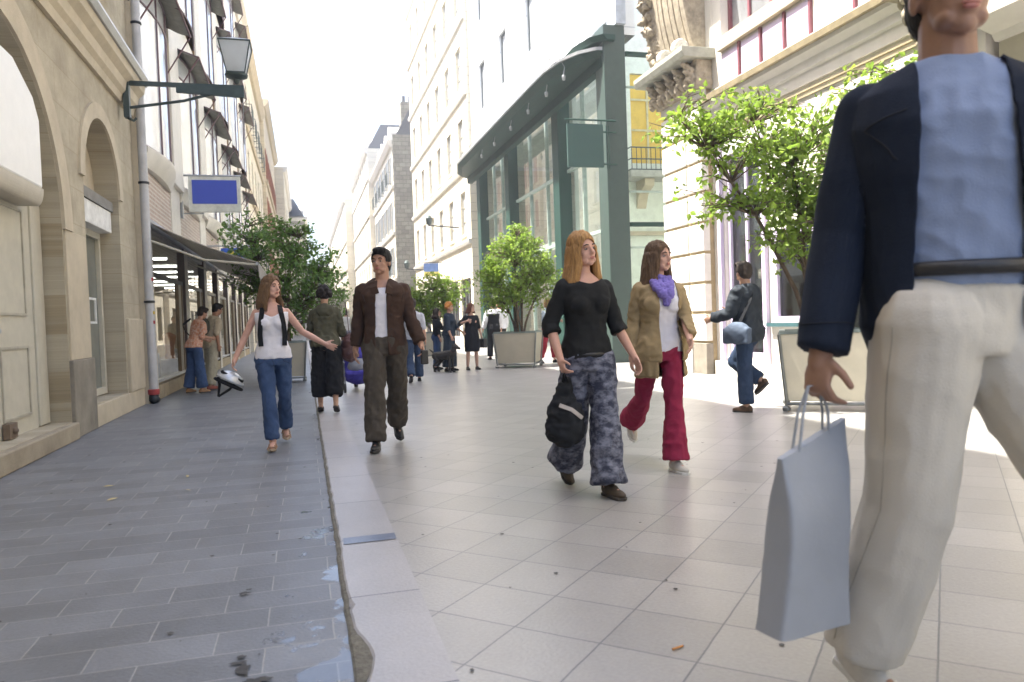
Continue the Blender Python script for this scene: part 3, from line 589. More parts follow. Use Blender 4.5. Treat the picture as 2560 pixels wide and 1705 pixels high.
# canopy: plan with a swept near end, thin wing section
pl = [(7.15, 16.9), (6.95, 16.95), (6.62, 17.3), (6.36, 17.9), (6.22, 18.8), (6.2, 20), (6.2, 30.2), (6.6, 32.2), (7.15, 32.6)]
def slabpoly(pl, z0, z1, ins=0):
    mb = MB(); n = len(pl); vs = [V((x+ins*(1 if x < 7.1 else 0), y, z0)) for x, y in pl]+[V((x, y, z1)) for x, y in pl]
    return mb.add(vs, [tuple(range(n)), tuple(range(2*n-1, n-1, -1))]+[(i, i+n, (i+1) % n+n, (i+1) % n) for i in range(n)])
slabpoly(pl, 7.30, 7.42, .18).build('canopy', green, gs)
slabpoly([(x-(.05 if x < 7.1 else 0), y) for x, y in pl], 7.424, 7.50).build('canopy_edge', zinc, gs)
slabpoly([(7.3, 16.7), (7.0, 16.7), (6.75, 17.0), (6.6, 17.7), (6.62, 18.9), (6.75, 20.2), (7.3, 20.4)], 7.60, 7.72, .08).build('upper_canopy', green, gs)
BX('canopy_beam', green, gs, 7.05, 7.26, 17.0, 32.4, 7.05, 7.298)
for y in (26.9, 25.0, 22.9, 21.0, 19.3, 17.9):
    mb = MB(); mb.tube([(6.45, y, 7.3), (6.42, y, 7.12)], .012, 6); mb.lathe([(.0, 0), (.035, .005), (.05, .09), (.04, .13), (0, .135)], (6.42, y, 6.98), 10); mb.tube([(6.45, y, 7.31), (6.3, y-.05, 7.5)], .008, 5); mb.build('spotlight', zinc, gs)
mb = MB()
for y in (18.3, 21, 24, 27, 30): mb.tube([(6.5, y, 7.5), (7.3, y, 8.4)], .018, 6); mb.tube([(6.2, y, 7.5), (6.2, y, 7.62), (6.4, y, 7.62)], .012, 5)
mb.tube([(6.2, 17.9, 7.62), (6.2, 30.5, 7.62)], .014, 6); mb.build('canopy_stays', zinc, gs)
# storeys above
wp = blocks('white_panels', (.74, .75, .74), 'yz', 2.4, 1.6, .012, jcol=(.4, .43, .45), rough=.45, tone=.02, dirt=.04, offset=0, bump=.1)
ops = [(y, y+1.0, z, z+1.9, 0) for y in (23.5, 27.0, 30.4) for z in (9.9, 13.5)]
facade(gs, wp, 7.5, -1, 21.3, 33.2, 7.81, 17.5, [o for o in ops if o[0] > 21.4])
facade(gs, wp, 7.5, -1, 16.9, 21.29, 7.81, 10.8, [], back=.4)
for o in ops: window(gs, 7.5, -1, *o[:4], mat('dark_grey_frame', (.12, .14, .15), .5), panew, nx=1, nz=1)
BX('corner_strip', mat('blue_grey_panel', (.50, .54, .60), .4), gs, 7.35, 7.6, 16.75, 17.3, 8.01, 10.8)
band(gs, 7.5, -1, 17.3, 33.1, [(-.01, 8.3), (.09, 8.32), (.09, 8.4), (-.01, 8.4)], zinc, 'flashing')
# projecting square green sign
sg = empty('shop_sign', (7.2, 16.75, 0)); tag(sg, 'blank square dark green sign hung beside the large green post', 'sign')
BX('sign_panel', mat('sign_green', (.035, .085, .072), .45, var=.03, bump=0), sg, -1.16, -.27, -.03, .03, 4.62, 5.62)
mb = MB(); mb.tube([(-1.2, 0, 5.72), (.07, 0, 5.72)], .022, 6); mb.tube([(-.27, 0, 4.7), (.07, 0, 4.7)], .018, 6); mb.tube([(-.27, 0, 5.45), (.07, 0, 5.45)], .018, 6)
mb.tube([(-.12, 0, 4.6), (-.12, 0, 5.6)], .012, 6); mb.tube([(-.18, 0, 4.6), (-.18, 0, 5.6)], .012, 6)
for x in (-1.15, -.3): mb.tube([(x, 0, 5.62), (x, 0, 5.72)], .012, 5)
mb.build('bracket', green, sg)

# building added behind the glass in place of a reflection: yellow shutters and a balcony
yb = empty('reflected_building', (0, 0, 0)); tag(yb, 'pale building standing in for the reflection in the green shop glass, with ochre yellow shutters and a balcony', 'building')
mb = MB(); ops = [(9.6, 11.9, 5.65, 8.3, 0), (10.1, 12.2, .2, 3.0, 1.0), (13.2, 15.2, 5.6, 8.3, 0)]
wallmb(mb, ops, 7.76, 18, 0, 15, fny(21.0), .3)
mb.build('wall', mat('pale_green_white', (.78, .82, .74), .7, var=.08, scale=3), yb)
och = mat('ochre_shutter', (.75, .50, .07), .55, var=.06, scale=5)
mb = MB(); f = fny(21.0)
for a, b in ((9.62, 10.72), (10.78, 11.88), (13.2, 14.2), (14.22, 15.2)): shut = MB().prism([(a, 5.67), (b, 5.67), (b, 8.28), (a, 8.28)], f, .05, .1).build('shutter', och, yb)
mb = MB()
for x in (10.15, 10.75, 11.35): mb.prism([(x-.03, 5.67), (x+.03, 5.67), (x+.03, 8.28), (x-.03, 8.28)], f, .02, .048)
for z in (6.6, 7.5): mb.prism([(9.62, z), (11.88, z), (11.88, z+.06), (9.62, z+.06)], f, .0, .018)
mb.build('window_frame', mat('pale_yellow_rail', (.66, .60, .36), .5), yb)
bc = BX('balcony', mat('grey_balcony_slab', (.42, .42, .38), .7), yb, 9.2, 12.4, 20.2, 20.99, 5.1, 5.3, bevel=.02); mb = MB()
for i in range(22): mb.tube([(9.25+.15*i, 20.25, 5.3), (9.25+.15*i, 20.25, 5.95)], .012, 5)
for z in (5.32, 5.62, 5.95): mb.tube([(9.22, 20.99, z), (9.22, 20.25, z), (12.4, 20.25, z)], .02, 6)
mb.build('railing', iron_g, bc)
for x in (9.7, 11.4): MB().prism([(20.99, 4.3), (20.99, 5.09), (20.35, 5.09), (20.4, 4.9), (20.8, 4.7)], lambda u, v, d: V((d, u, v)), x, x+.3).build('bracket', stone_p, bc)
MB().prism([(10.1, .2), (12.2, .2), (12.2, 3), (10.1, 3)], f, .25, .29).build('arch_panel', green, yb)
MB().box(9.0, 17, 20.9, 20.99, 3.5, 3.62).build('string_course', stone_p, yb)

# ------------------------------------------------------------ right: white stone corner building
P = 7.3; f = fnx(P, -1)
rb = empty('corner_building', (0, 0, 0)); tag(rb, 'ornate white stone building with scroll console, entablature and lavender shop front on the right', 'building')
ops = [(11.0, 12.15, .35, 3.9, 0), (9.68, 10.72, .95, 2.42, 0), (7.75, 9.4, .3, 3.6, 0),
       (9.6, 12.1, 5.95, 9.2, 0), (7.4, 9.1, 5.95, 9.2, 0), (9.9, 11.6, 10.6, 12.8, 0)]
facade(rb, stone_r, P, -1, 6.72, 12.4, 0, 13.2, ops, depth=.25)
facade(rb, stone_r, P, -1, 12.41, 14.0, 0, 13.2, [], depth=.25)
band(rb, P, -1, 6.72, 12.42, [(-.01, 4.45), (.05, 4.45), (.06, 4.62), (.10, 4.64), (.11, 4.76), (.20, 4.84), (.20, 4.9), (-.01, 4.9)], stone_r, 'entablature')
band(rb, P, -1, 6.72, 12.42, [(-.01, 4.903), (.26, 4.903), (.28, 4.99), (-.01, 4.99)], mat('brown_stone_line', (.40, .33, .2), .8), 'cornice')
for z in (4.28, 4.36): band(rb, P, -1, 6.72, 12.42, [(-.01, z), (.03, z), (.03, z+.022), (-.01, z+.022)], mat('brown_stone_line', (.40, .33, .2), .8), 'fillet')
band(rb, P, -1, 6.72, 12.42, [(-.01, 5.0), (.1, 5.0), (.1, 5.1), (-.01, 5.1)], stone_r, 'base_course')
# first-floor windows with balustrade panels in lavender
for a, b in ((9.6, 12.1), (7.4, 9.1)):
    window(rb, P, -1, a, b, 5.95, 9.2, mat('plum_red_frame', (.22, .07, .09), .5), mat('reflecting_pane', (.30, .31, .32), .08, var=.2, scale=1.2, bump=0, spec=.8), nx=4, nz=2, fw=.07, d=.2)
    MB().prism([(a, 5.72), (b, 5.72), (b, 5.94), (a, 5.94)], f, -.10, .1).build('balcony_rail', stone_p, rb)
    n = 4
    for k in range(n):
        u = a+(b-a)*k/n; MB().prism([(u+.05, 5.14), (u+(b-a)/n-.05, 5.14), (u+(b-a)/n-.05, 5.66), (u+.05, 5.66)], f, -.03, .02).build('lavender_panel', lav, rb)
        mb = MB(); mb.prism([(u+.0, 5.11), (u+.047, 5.11), (u+.047, 5.7), (u+.0, 5.7)], f, -.045, .02); mb.build('panel_post', mat('plum_red_frame', (.22, .07, .09), .5), rb)
window(rb, P, -1, *ops[5][:4], cream, pane)
# ground floor shop front
w_ = window(rb, P, -1, 11.0, 12.15, .35, 3.9, lav, gl, nx=2, nz=1, fw=.08, d=.12)
w_ = window(rb, P, -1, 9.68, 10.72, .95, 2.42, lav, gl, nx=1, nz=1, fw=.09, d=.06)
MB().prism([(9.6, .88), (10.8, .88), (10.8, .94), (9.6, .94)], f, -.10, .05).build('sill', mat('dark_teal_sill', (.05, .12, .13), .4), w_)
w_ = window(rb, P, -1, 7.75, 9.4, .3, 3.6, lav, gl, nx=2, nz=2, fw=.09, d=.12)
for y in (10.88, 12.22): MB().prism([(y-.05, 0), (y+.05, 0), (y+.05, 4.2), (y-.05, 4.2)], f, -.07, -.003).build('lavender_pilaster', lav, rb)
BX('room_back', mat('room_back', (.20, .16, .13), .8), rb, 9.0, 9.1, 6.8, 12.3, 0, 4.2); BX('room_floor', mat('room_floor', (.25, .15, .08), .6), rb, 7.56, 9, 6.8, 12.3, .2, .3)
BX('grey_poster', mat('grey_poster', (.50, .50, .50), .5, scale=3, var=.14), rb, 7.46, 7.5, 11.1, 12.0, .5, 3.6)
ch = empty('chair', (8.1, 10.1, .3)); tag(ch, 'pale upholstered chair on brown legs inside the lavender framed window', 'chair')
MB().prism([(-.27, .45), (.27, .45), (.27, .95), (.15, 1.12), (-.15, 1.12), (-.27, .95)], lambda u, v, d: V((d, u, v)), .22, .3).build('backrest', mat('chair_cream', (.6, .57, .5), .8), ch, bevel=.02)
BX('seat', mat('chair_brown', (.3, .12, .05), .5), ch, -.25, .25, -.27, .27, .4, .5, bevel=.02)
for sx in (-.2, .2):
    for sy in (-.22, .22): MB().tube([(sx, sy, 0), (sx, sy, .4)], .02, 8).build('leg', mat('chair_brown', (.3, .12, .05), .5), ch)
BX('base_course', stone_r, rb, 7.19, 7.299, 7.0, 12.4, 0, .26, bevel=.01)
# rusticated corner pillar
pr = MB(); z = .62
BX('pillar_core', mat('joint_brown', (.42, .33, .19), .9), rb, 7.10, 7.31, 12.5, 13.98, 0, 5.28)
while z < 5.2:
    h = .53 if z+.53 < 5.28 else 5.28-z-.0; k = int(round(z*10)) % 2
    for a, b in ((12.47, 13.02), (13.06, 14.02)): pr.box(7.06, 7.2, a, b, z, z+h-.035)
    z += .55
pr.build('rusticated_blocks', mat('bright_block', (.68, .65, .59), .85, var=.04, bump=.3), rb, bevel=.012)
BX('pillar_panel', stone_r, rb, 7.03, 7.2, 12.95, 14.03, .02, .58, bevel=.01); BX('pillar_base', stone_d, rb, 7.05, 7.2, 12.45, 12.93, .0, .58, bevel=.01)
# carved capital, slab and scroll console
mb = MB(); mb.prism([(-.02, 5.70), (.62, 5.70), (.66, 5.80), (.66, 5.88), (-.02, 5.88)], lambda u, v, d: V((7.3-u, d, v)), 12.3, 14.35); mb.build('abacus_slab', mat('grey_green_slab', (.40, .40, .33), .8, var=.1), rb, bevel=.01)
prof = []
for k in range(25):
    t = k/24; prof.append((.22+.20*t+.32*(1-cos(pi*t))/2+.07*sin(2*pi*t), 5.90+2.5*t))
for j in range(6):
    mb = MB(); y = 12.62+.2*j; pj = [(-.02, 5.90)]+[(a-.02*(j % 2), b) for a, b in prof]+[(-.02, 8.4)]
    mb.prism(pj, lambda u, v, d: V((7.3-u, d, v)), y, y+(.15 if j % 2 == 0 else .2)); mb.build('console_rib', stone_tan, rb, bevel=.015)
BX('balcony_slab', stone_r, rb, 6.3, 7.29, 12.2, 14.5, 8.42, 8.7, bevel=.02)
# fluted half column
col = empty('fluted_column', (7.22, 7.15, 0)); tag(col, 'fluted stone column with leafy capital behind the nearest man', 'column')
MB().lathe([(.30, .5), (.27, 4.12)], n=96, flute=.07, nf=18).build('shaft', stone_r, col)
MB().lathe([(.4, 0), (.4, .3), (.36, .34), (.38, .42), (.31, .49), (0, .495)], n=32).build('column_base', stone_r, col)
mb = MB(); mb.lathe([(.29, 4.13), (.32, 4.18), (.30, 4.2), (.33, 4.5), (.42, 4.72), (0, 4.73)], n=32)
for k in range(16):
    a = 2*pi*k/16
    for r, z, s_ in ((.33, 4.32, .09), (.4, 4.52, .1), (.45, 4.68, .08)): mb.ball((r*cos(a+z), r*sin(a+z), z), (s_*.7, s_*.7, s_), 8)
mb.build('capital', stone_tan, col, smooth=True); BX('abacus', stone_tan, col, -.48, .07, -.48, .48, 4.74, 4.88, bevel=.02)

# right near building with cornice and yellow curtain
nb = empty('beige_building', (0, 0, 0)); tag(nb, 'beige rendered building with a projecting cornice at the right edge', 'building')
ops = [(3.9, 5.6, 4.45, 8, 1.0), (0, 1.7, 4.45, 8, 1), (2.5, 5.8, .4, 3.1, 0)]
facade(nb, mat('beige_render', (.50, .46, .36), .85, scale=2, var=.06), 7.35, -1, -14, 6.6, 0, 13, ops, depth=.35)
band(nb, 7.35, -1, -14, 6.6, [(-.01, 3.95), (.06, 3.95), (.10, 4.02), (.42, 4.12), (.45, 4.3), (-.01, 4.3)], stone_r)
for o in ops[:2]: window(nb, 7.35, -1, o[0], o[1], o[2], o[3], cream, mat('yellow_curtain', (.75, .48, .06), .7, var=.2, scale=3, stretch=(1, 6, .3)), d=.25)
window(nb, 7.35, -1, 2.5, 5.8, .4, 3.1, brownm, pane, nx=3, nz=1, d=.25)

# ------------------------------------------------------------ planters and trees
bark = mat('bark', (.14, .10, .065), .9, var=.2, scale=20, bump=.5, bscale=40); soil = mat('soil', (.06, .045, .03), .95, scale=20)
def planter(x, y, rz, w, h, label, pm, legs=True, dpt=None):
    p = empty('planter', (x, y, .014), rz); tag(p, label, 'planter', 'tree planters along the street'); d = dpt or w
    mb = MB(); b, t = .86, 1.0; z0 = .11
    def rg(k, z, ins=0): a, c = w/2*k-ins, d/2*k-ins; return [V((sx*a, sy*c, z)) for sx, sy in ((-1, -1), (1, -1), (1, 1), (-1, 1))]
    mb.rings([rg(b, z0), rg(t, h), rg(t, h, .05), rg(b, h-.08, .06)]); mb.build('box', pm, p, bevel=.006)
    MB().rings([rg(t, h+.001, -.012), rg(t, h+.035, -.012), rg(t, h+.035, .05), rg(t, h+.001, .05)], cap=False, closed=True).build('rim', mat('rim_grey_green', (.20, .24, .22), .45, metal=.3), p)
    MB().rings([rg(t, h-.07, .055), rg(t, h-.03, .06)]).build('earth', soil, p)
    mb = MB()
    for sx, sy in ((-1, -1), (1, -1), (1, 1), (-1, 1)):
        mb.tube([(sx*w/2*t*1.03, sy*d/2*t*1.03, h), (sx*w/2*b*1.05, sy*d/2*b*1.05, z0), (sx*w/2*b*1.05, sy*d/2*b*1.05, .05)], .018, 8)
        mb.lathe([(.0, 0), (.04, .005), (.045, .04), (.02, .06), (0, .061)], (sx*w/2*b*1.05, sy*d/2*b*1.05, 0), 12)
    for sy in (-1, 1): mb.tube([(-w/2*b*1.05, sy*d/2*b*1.05, .085), (w/2*b*1.05, sy*d/2*b*1.05, .085)], .018, 8)
    for sx in (-1, 1): mb.tube([(sx*w/2*b*1.05, -d/2*b*1.05, .085), (sx*w/2*b*1.05, d/2*b*1.05, .085)], .018, 8)
    mb.build('leg_frame', mat('frame_steel', (.20, .21, .20), .4, metal=.6), p); return p
def leafmat(name, c, c2, tr=.45):
    return mat(name, c, .45, var=.1, scale=9, col2=c2, bump=0, trans=tr, spec=.4)
def tree(x, y, z, name, label, lumps, ntw, nl, ls, lm, stems=5, seed=1, hang=.2):
    """several stems rise from the planter; each twig runs to a point of the crown and carries leaves along its end"""
    rnd = random.Random(seed); t = empty(name, (x, y, z)); tag(t, label, 'tree', 'leafy shrubs in planters')
    wd = MB(); lv = MB(); tot = sum(l[3]*l[4]*l[5] for l in lumps); nodes = []
    for s in range(stems):
        a = 2*pi*s/stems+rnd.random(); l = lumps[s % len(lumps)]; tip = V((l[0]+l[3]*.35*cos(a), l[1]+l[4]*.35*sin(a), l[2]+l[5]*.2)); b = V((.12*cos(a), .12*sin(a), 0)); pts = []
        for k in range(7):
            q = k/6; p = b.lerp(tip, q**1.15); p.z = b.z+(tip.z-b.z)*q**.8; p += V((noise.noise(p*2+V((s, 0, 0))), noise.noise(p*2+V((0, s, 5))), 0))*.09*q; pts.append(p)
            if k > 1: nodes.append(p)
        wd.tube(pts, [.030-.0036*k for k in range(7)], 7)
    for i in range(ntw):
        r = rnd.random()*tot
        for l in lumps:
            r -= l[3]*l[4]*l[5]
            if r <= 0: break
        while True:
            q = V((rnd.uniform(-1, 1), rnd.uniform(-1, 1), rnd.uniform(-1, 1)))
            if .15 < q.length < 1: break
        q = q.normalized()*q.length**.6
        q *= 1+.25*noise.noise(q*2.2+V((seed*3, 0, 0)))
        e = V((l[0]+l[3]*q.x, l[1]+l[4]*q.y, l[2]+l[5]*q.z))
        b = min(nodes, key=lambda n_: (n_-e).length+(.6 if n_.z > e.z-.05 else 0)); mid = b.lerp(e, .55)+V((rnd.uniform(-.08, .08), rnd.uniform(-.08, .08), .06)); tip = e+V((rnd.uniform(-.05, .05), rnd.uniform(-.05, .05), -hang*rnd.random()))
        wd.tube([b, mid, e, tip], [.010, .007, .004, .002], 4)
        for k in range(nl):
            u = rnd.random(); c = (mid.lerp(e, u) if u < .5 else e.lerp(tip, u))+V([rnd.gauss(0, .055) for _ in range(3)])
            d = V([rnd.gauss(0, 1) for _ in range(3)]); d.z -= .5; d.normalize(); nrm = V((rnd.gauss(0, .7), rnd.gauss(0, .7), 1)).normalized(); sd = d.cross(nrm).normalized(); s_ = ls*rnd.uniform(.4, 1.35); dn = sd.cross(d)
            lv.add([c, c+d*s_*.35+sd*s_*.33-dn*s_*.06, c+d*s_, c+d*s_*.35-sd*s_*.33-dn*s_*.06, c+d*s_*.5], [(0, 1, 4), (1, 2, 4), (0, 4, 3), (4, 2, 3)])
    wd.build('trunk', bark, t, smooth=True); lv.build('crown', lm, t); return t
pmA = mat('beige_planter', (.42, .38, .29), .6, var=.05, scale=3); pmB = mat('cream_planter', (.60, .55, .42), .55, var=.05, scale=3)
lm1 = leafmat('leaf_mid_green', (.20, .32, .07), (.09, .18, .04), .5); lm2 = leafmat('leaf_fresh_green', (.28, .38, .06), (.13, .23, .03), .55)
planter(-.42, 16.6, 0, .85, .80, 'beige tapered planter on metal feet behind the woman in the white top', pmA)
tree(-.42, 16.6, .7, 'shrub_tree', 'dense dark green shrub tree left of centre, under the blue signs', [(-.15, 0, 1.75, .9, .9, .85), (.65, -.1, 1.3, .8, .8, .95), (-.45, .1, 2.45, .75, .7, .5), (.9, 0, 1.25, .45, .5, .5), (.35, 0, 2.2, .5, .5, .4), (.1, .1, 1.0, .5, .5, .4)], 440, 20, .085, lm1, 6, 3)
planter(4.85, 17.25, R(-28), .98, .80, 'beige canted planter on a steel tube frame in front of the green shop', pmA, dpt=.9)
tree(4.9, 17.4, .7, 'shrub_tree', 'bright green shrub tree in front of the green posts, behind the blonde woman', [(.0, 0, 1.75, .85, .8, .8), (-.5, 0, 1.25, .6, .6, .55), (.55, 0, 1.3, .55, .6, .6), (.15, 0, 2.3, .5, .5, .45)], 420, 24, .08, lm2, 7, 5)
planter(3.95, 23.6, 0, .85, .78, 'small beige planter behind the red haired woman', pmA)
tree(3.95, 23.6, .65, 'shrub_tree', 'thin green shrub tree farthest back, above the red haired woman', [(0, 0, 1.3, .8, .8, .75), (-.5, 0, .95, .55, .5, .5), (.6, 0, 1.55, .5, .5, .4)], 300, 20, .09, lm2, 5, 8)
pp = planter(5.72, 7.40, R(-35), 1.0, .86, 'large cream planter at the right with a teal rim, beside the standing man', pmB, dpt=.8)
tree(5.82, 7.6, .75, 'shrub_tree', 'large overhanging green tree at the upper right above the cream planter', [(.2, 0, 1.9, .8, .8, .9), (-.7, .1, 2.5, .85, .6, .40), (-1.45, .1, 2.5, .65, .45, .36), (-.15, 0, 1.9, .6, .6, .7), (-.15, -.2, 1.4, .45, .4, .4), (.8, -.2, 2.85, .8, .6, .40), (.5, 0, 1.4, .6, .6, .5), (-.55, -.1, 1.5, .42, .4, .5), (1.6, -.5, 3.1, .6, .5, .4), (-1.3, .2, 1.85, .40, .35, .36)], 560, 19, .088, lm2, 7, 11)

hz = MB().box(-14, 17, -15, 158, -1.2, 27).build('flare_haze', None); tag(hz, kind='stuff'); hm_ = bpy.data.materials.new('flare_haze'); hm_.use_nodes = True; t_ = hm_.node_tree; t_.nodes.remove(t_.nodes['Principled BSDF'])  # volume added to bleach far things the way overexposure flare does
pv = t_.nodes.new('ShaderNodeVolumePrincipled'); pv.inputs['Color'].default_value = (.93, .95, 1, 1); pv.inputs['Density'].default_value = .0026; pv.inputs['Anisotropy'].default_value = .3; t_.links.new(pv.outputs[0], t_.nodes['Material Output'].inputs['Volume']); hz.data.materials.append(hm_)

# ------------------------------------------------------------ people
TS = bpy.data.collections.new('workbench'); S.collection.children.link(TS); LC = bpy.context.view_layer.layer_collection.children['street']; LC.exclude = True   # keeps the remeshing fast
def remesh(mb, name, m, parent, vox=.01, sm=2, fold=0, fs=6, cut=None, solid=0, seed=0, fstr=(1, 1, 1), paint=None):
    """fuse overlapping shapes into one continuous surface, wrinkle it, cut openings"""
    me = bpy.data.meshes.new(name); me.from_pydata(mb.v, [], mb.f); bm = bmesh.new(); bm.from_mesh(me); bmesh.ops.recalc_face_normals(bm, faces=bm.faces); bm.to_mesh(me); bm.free()
    o = bpy.data.objects.new(name, me); TS.objects.link(o)
    r = o.modifiers.new('r', 'REMESH'); r.mode = 'VOXEL'; r.voxel_size = vox; r.adaptivity = 0
    if sm: s = o.modifiers.new('s', 'SMOOTH'); s.factor = .5; s.iterations = sm
    dg = bpy.context.evaluated_depsgraph_get(); n = bpy.data.meshes.new_from_object(o.evaluated_get(dg)); n.name = name; o.modifiers.clear(); o.data = n; bpy.data.meshes.remove(me); TS.objects.unlink(o); C.objects.link(o)
    if fold:
        sx = V(fstr)
        nl = [0.0]*(3*len(n.vertices)); n.vertices.foreach_get('normal', nl)
        for i, v in enumerate(n.vertices):
            c = v.co.copy(); q = V((c.x*sx.x, c.y*sx.y, c.z*sx.z))*fs+V((seed*7.3, seed, 0)); a = noise.noise(q); b = 1-abs(noise.noise(q*1.9+V((5, 5, 5))))*2
            v.co = c+V(nl[3*i:3*i+3])*fold*(a*1.2+b*.9+.7*(1-2*abs(noise.noise(V((q.x*1.4+q.z*1.1, q.y*2, q.z*2.6-q.x*.8))))))
    if cut:
        bm = bmesh.new(); bm.from_mesh(n); bmesh.ops.delete(bm, geom=[v for v in bm.verts if cut(v.co)], context='VERTS')
        bv = [v for v in bm.verts if v.is_boundary]
        for _ in range(10):
            nw = []
            for v in bv:
                ns = [e.other_vert(v).co for e in v.link_edges if e.is_boundary]; nw.append((v.co+sum(ns, V())/len(ns))/2 if ns else v.co.copy())
            for v, c in zip(bv, nw): v.co = c
        bm.to_mesh(n); bm.free()
    n.materials.clear(); n.materials.append(m); n.polygons.foreach_set('use_smooth', [True]*len(n.polygons)); o.parent = parent
    if solid: k = o.modifiers.new('solid', 'SOLIDIFY'); k.thickness = solid; k.offset = -1
    return o
TORM = [(-.10, .125, .10, .01), (-.03, .158, .115, .012), (.05, .160, .112, .008), (.15, .148, .103, 0), (.24, .148, .105, -.004), (.34, .168, .118, -.006), (.43, .182, .12, -.002), (.50, .170, .10, .006), (.545, .11, .078, .012), (.575, .062, .062, .012)]
TORF = [(-.10, .125, .105, .012), (-.03, .165, .12, .015), (.05, .158, .112, .01), (.14, .130, .095, 0), (.20, .122, .092, 0), (.30, .142, .105, -.004), (.38, .155, .112, -.006), (.46, .155, .095, .002), (.51, .11, .078, .01), (.55, .055, .056, .012)]
def skel(h, fem, pose):
    s = h/1.8; k = {}; g = pose.get
    k['s'] = s; k['fem'] = fem
    lean, side, tw = R(g('lean', 2)), R(g('side', 0)), R(g('twist', 0))
    T = M.Rotation(tw, 3, 'Z') @ M.Rotation(side, 3, 'Y') @ M.Rotation(lean, 3, 'X'); k['T'] = T
    P = V((0, 0, 0)); nk = .555 if not fem else .53
    k['P'] = P; k['neck'] = P+T @ V((0, .012, nk))*s
    hy, hp, hr = R(g('hyaw', 0)), R(g('hpitch', 0)), R(g('hroll', 0)); k['H'] = M.Rotation(hy, 3, 'Z') @ M.Rotation(hr, 3, 'Y') @ M.Rotation(hp, 3, 'X')
    k['head'] = k['neck']+(T @ V((0, -.015, .076))+k['H'] @ V((0, -.012, .105)))*s
    hw = .092 if not fem else .09; sw = .178 if not fem else .150; sz = .50 if not fem else .472
    for sd, n in ((1, 'L'), (-1, 'R')):
        hip = P+V((sd*hw, 0, -.03))*s; a, kn, ab, to = g('leg'+n, (0, 4, 2, 6)); a0, b0 = R(a), R(ab)*sd
        D = lambda an, b: V((sin(b)*cos(an), -sin(an), -cos(an)*cos(b)))
        knee = hip+D(a0, b0)*.435*s; ank = knee+D(a0-R(kn), b0*.6)*.42*s; fp = g('foot'+n, 0)
        fd = V((sin(R(to))*sd, -cos(R(to)), 0)); fd = (fd*cos(R(fp))+V((0, 0, -sin(R(fp))))).normalized(); fu = (V((0, 0, 1))*cos(R(fp))+V((fd.x, fd.y, 0))*sin(R(fp))).normalized()
        k['hip'+n], k['knee'+n], k['ank'+n], k['fd'+n], k['fu'+n] = hip, knee, ank, fd, fu
        sh = P+T @ V((sd*sw, .008, sz))*s; f, ab, el, out = g('arm'+n, (0, 8, 12, 0)); f0, b0 = R(f), R(ab)*sd
        ua = T @ V((sin(b0)*cos(f0*.6), -sin(f0)*cos(b0*.5), -cos(f0)*cos(b0))).normalized(); ak = g('arm_k', 1); elb = sh+ua*.285*s*ak
        f1, b1 = f0+R(el), R(out)*sd+b0*.4; fa = T @ V((sin(b1), -sin(f1)*cos(b1), -cos(f1)*cos(b1))).normalized(); wr = elb+fa*.255*s*ak
        k['sh'+n], k['el'+n], k['wr'+n], k['fa'+n] = sh, elb, wr, fa
        hd = (fa+V((0, 0, -1))*g('drop'+n, .15)).normalized(); k['hd'+n] = hd
        med = V((-sd, 0, 0)) if not g('palm'+n) else V(g('palm'+n)); med = (med-hd*med.dot(hd)).normalized(); k['pn'+n] = med
    low = min((k['ank'+n]-k['fu'+n]*.082*s+k['fd'+n]*q*s).z for n in 'LR' for q in (-.05, .17)); off = V((0, 0, -low))
    for a in list(k):
        if isinstance(k[a], V) and a[:2] not in ('fd', 'fu', 'fa', 'hd', 'pn'): k[a] = k[a]+off
    return k
def torso(mb, k, ex=0, z0=-1, z1=9, eb=None, n=28):
    s, T, P = k['s'], k['T'], k['P']; rg = []; TT = TORF if k['fem'] else TORM
    for i, (z, w, d, y) in enumerate(TT):
        if z < z0 or z > z1: continue
        f = min(1, max(0, (z+.05)/.15)); e = ex if not callable(ex) else ex(z)
        ring = []
        for q in range(n):
            a = 2*pi*q/n; cx, sy = cos(a), sin(a); cx = math.copysign(abs(cx)**.85, cx); sy = math.copysign(abs(sy)**.85, sy)
            p = V(((w+e)*cx, y+(d+e)*sy, z)); pt = T @ p
            pl = V((p.x, p.y, p.z)); pt = pl.lerp(pt, f); ring.append(P+pt*s)
        rg.append(ring)
    mb.rings(rg)
    if k['fem'] and z1 > .3:
        for sd in (-1, 1): mb.ball(P+T @ V((sd*.068, -.075, .335))*s, ((.060+(ex(.33) if callable(ex) else ex))*s,)*3, 14)
def armshape(mb, k, n, ex=0, end=1.0, cuff=0, start=0):
    s = k['s']; g = .88 if k['fem'] else 1; a, b, c = k['sh'+n], k['el'+n], k['wr'+n]
    mb.cap(a-V((0, 0, .022)), b, (.049*g+ex)*s, (.039*g+ex)*s, 16)
    if end > 1: q = b.lerp(c, min(1, end-1)); mb.cap(b, b.lerp(q, .4), (.039*g+ex)*s, (.040*g+ex)*s, 16); mb.tube([b.lerp(q, .4), q], [(.040*g+ex)*s, (.028*g+ex+cuff)*s], 16)
def legshape(mb, k, n, ex=0, end=2.0, hem=0, kn=0, wide=0):
    s = k['s']; g = .95 if k['fem'] else 1; a, b, c = k['hip'+n], k['knee'+n], k['ank'+n]
    mb.cap(a, b, (.088*g+ex)*s, (.056*g+ex+kn)*s, 18)
    if end > 1: q = b.lerp(c, end-1); m_ = b.lerp(q, .35); mb.tube([b, m_, q], [(.056*g+ex+kn)*s, (.057*g+ex+kn*.8+hem*.2)*s, (.038*g+ex+hem)*s], 18); mb.ball(b, (.056*g+ex+kn)*s)
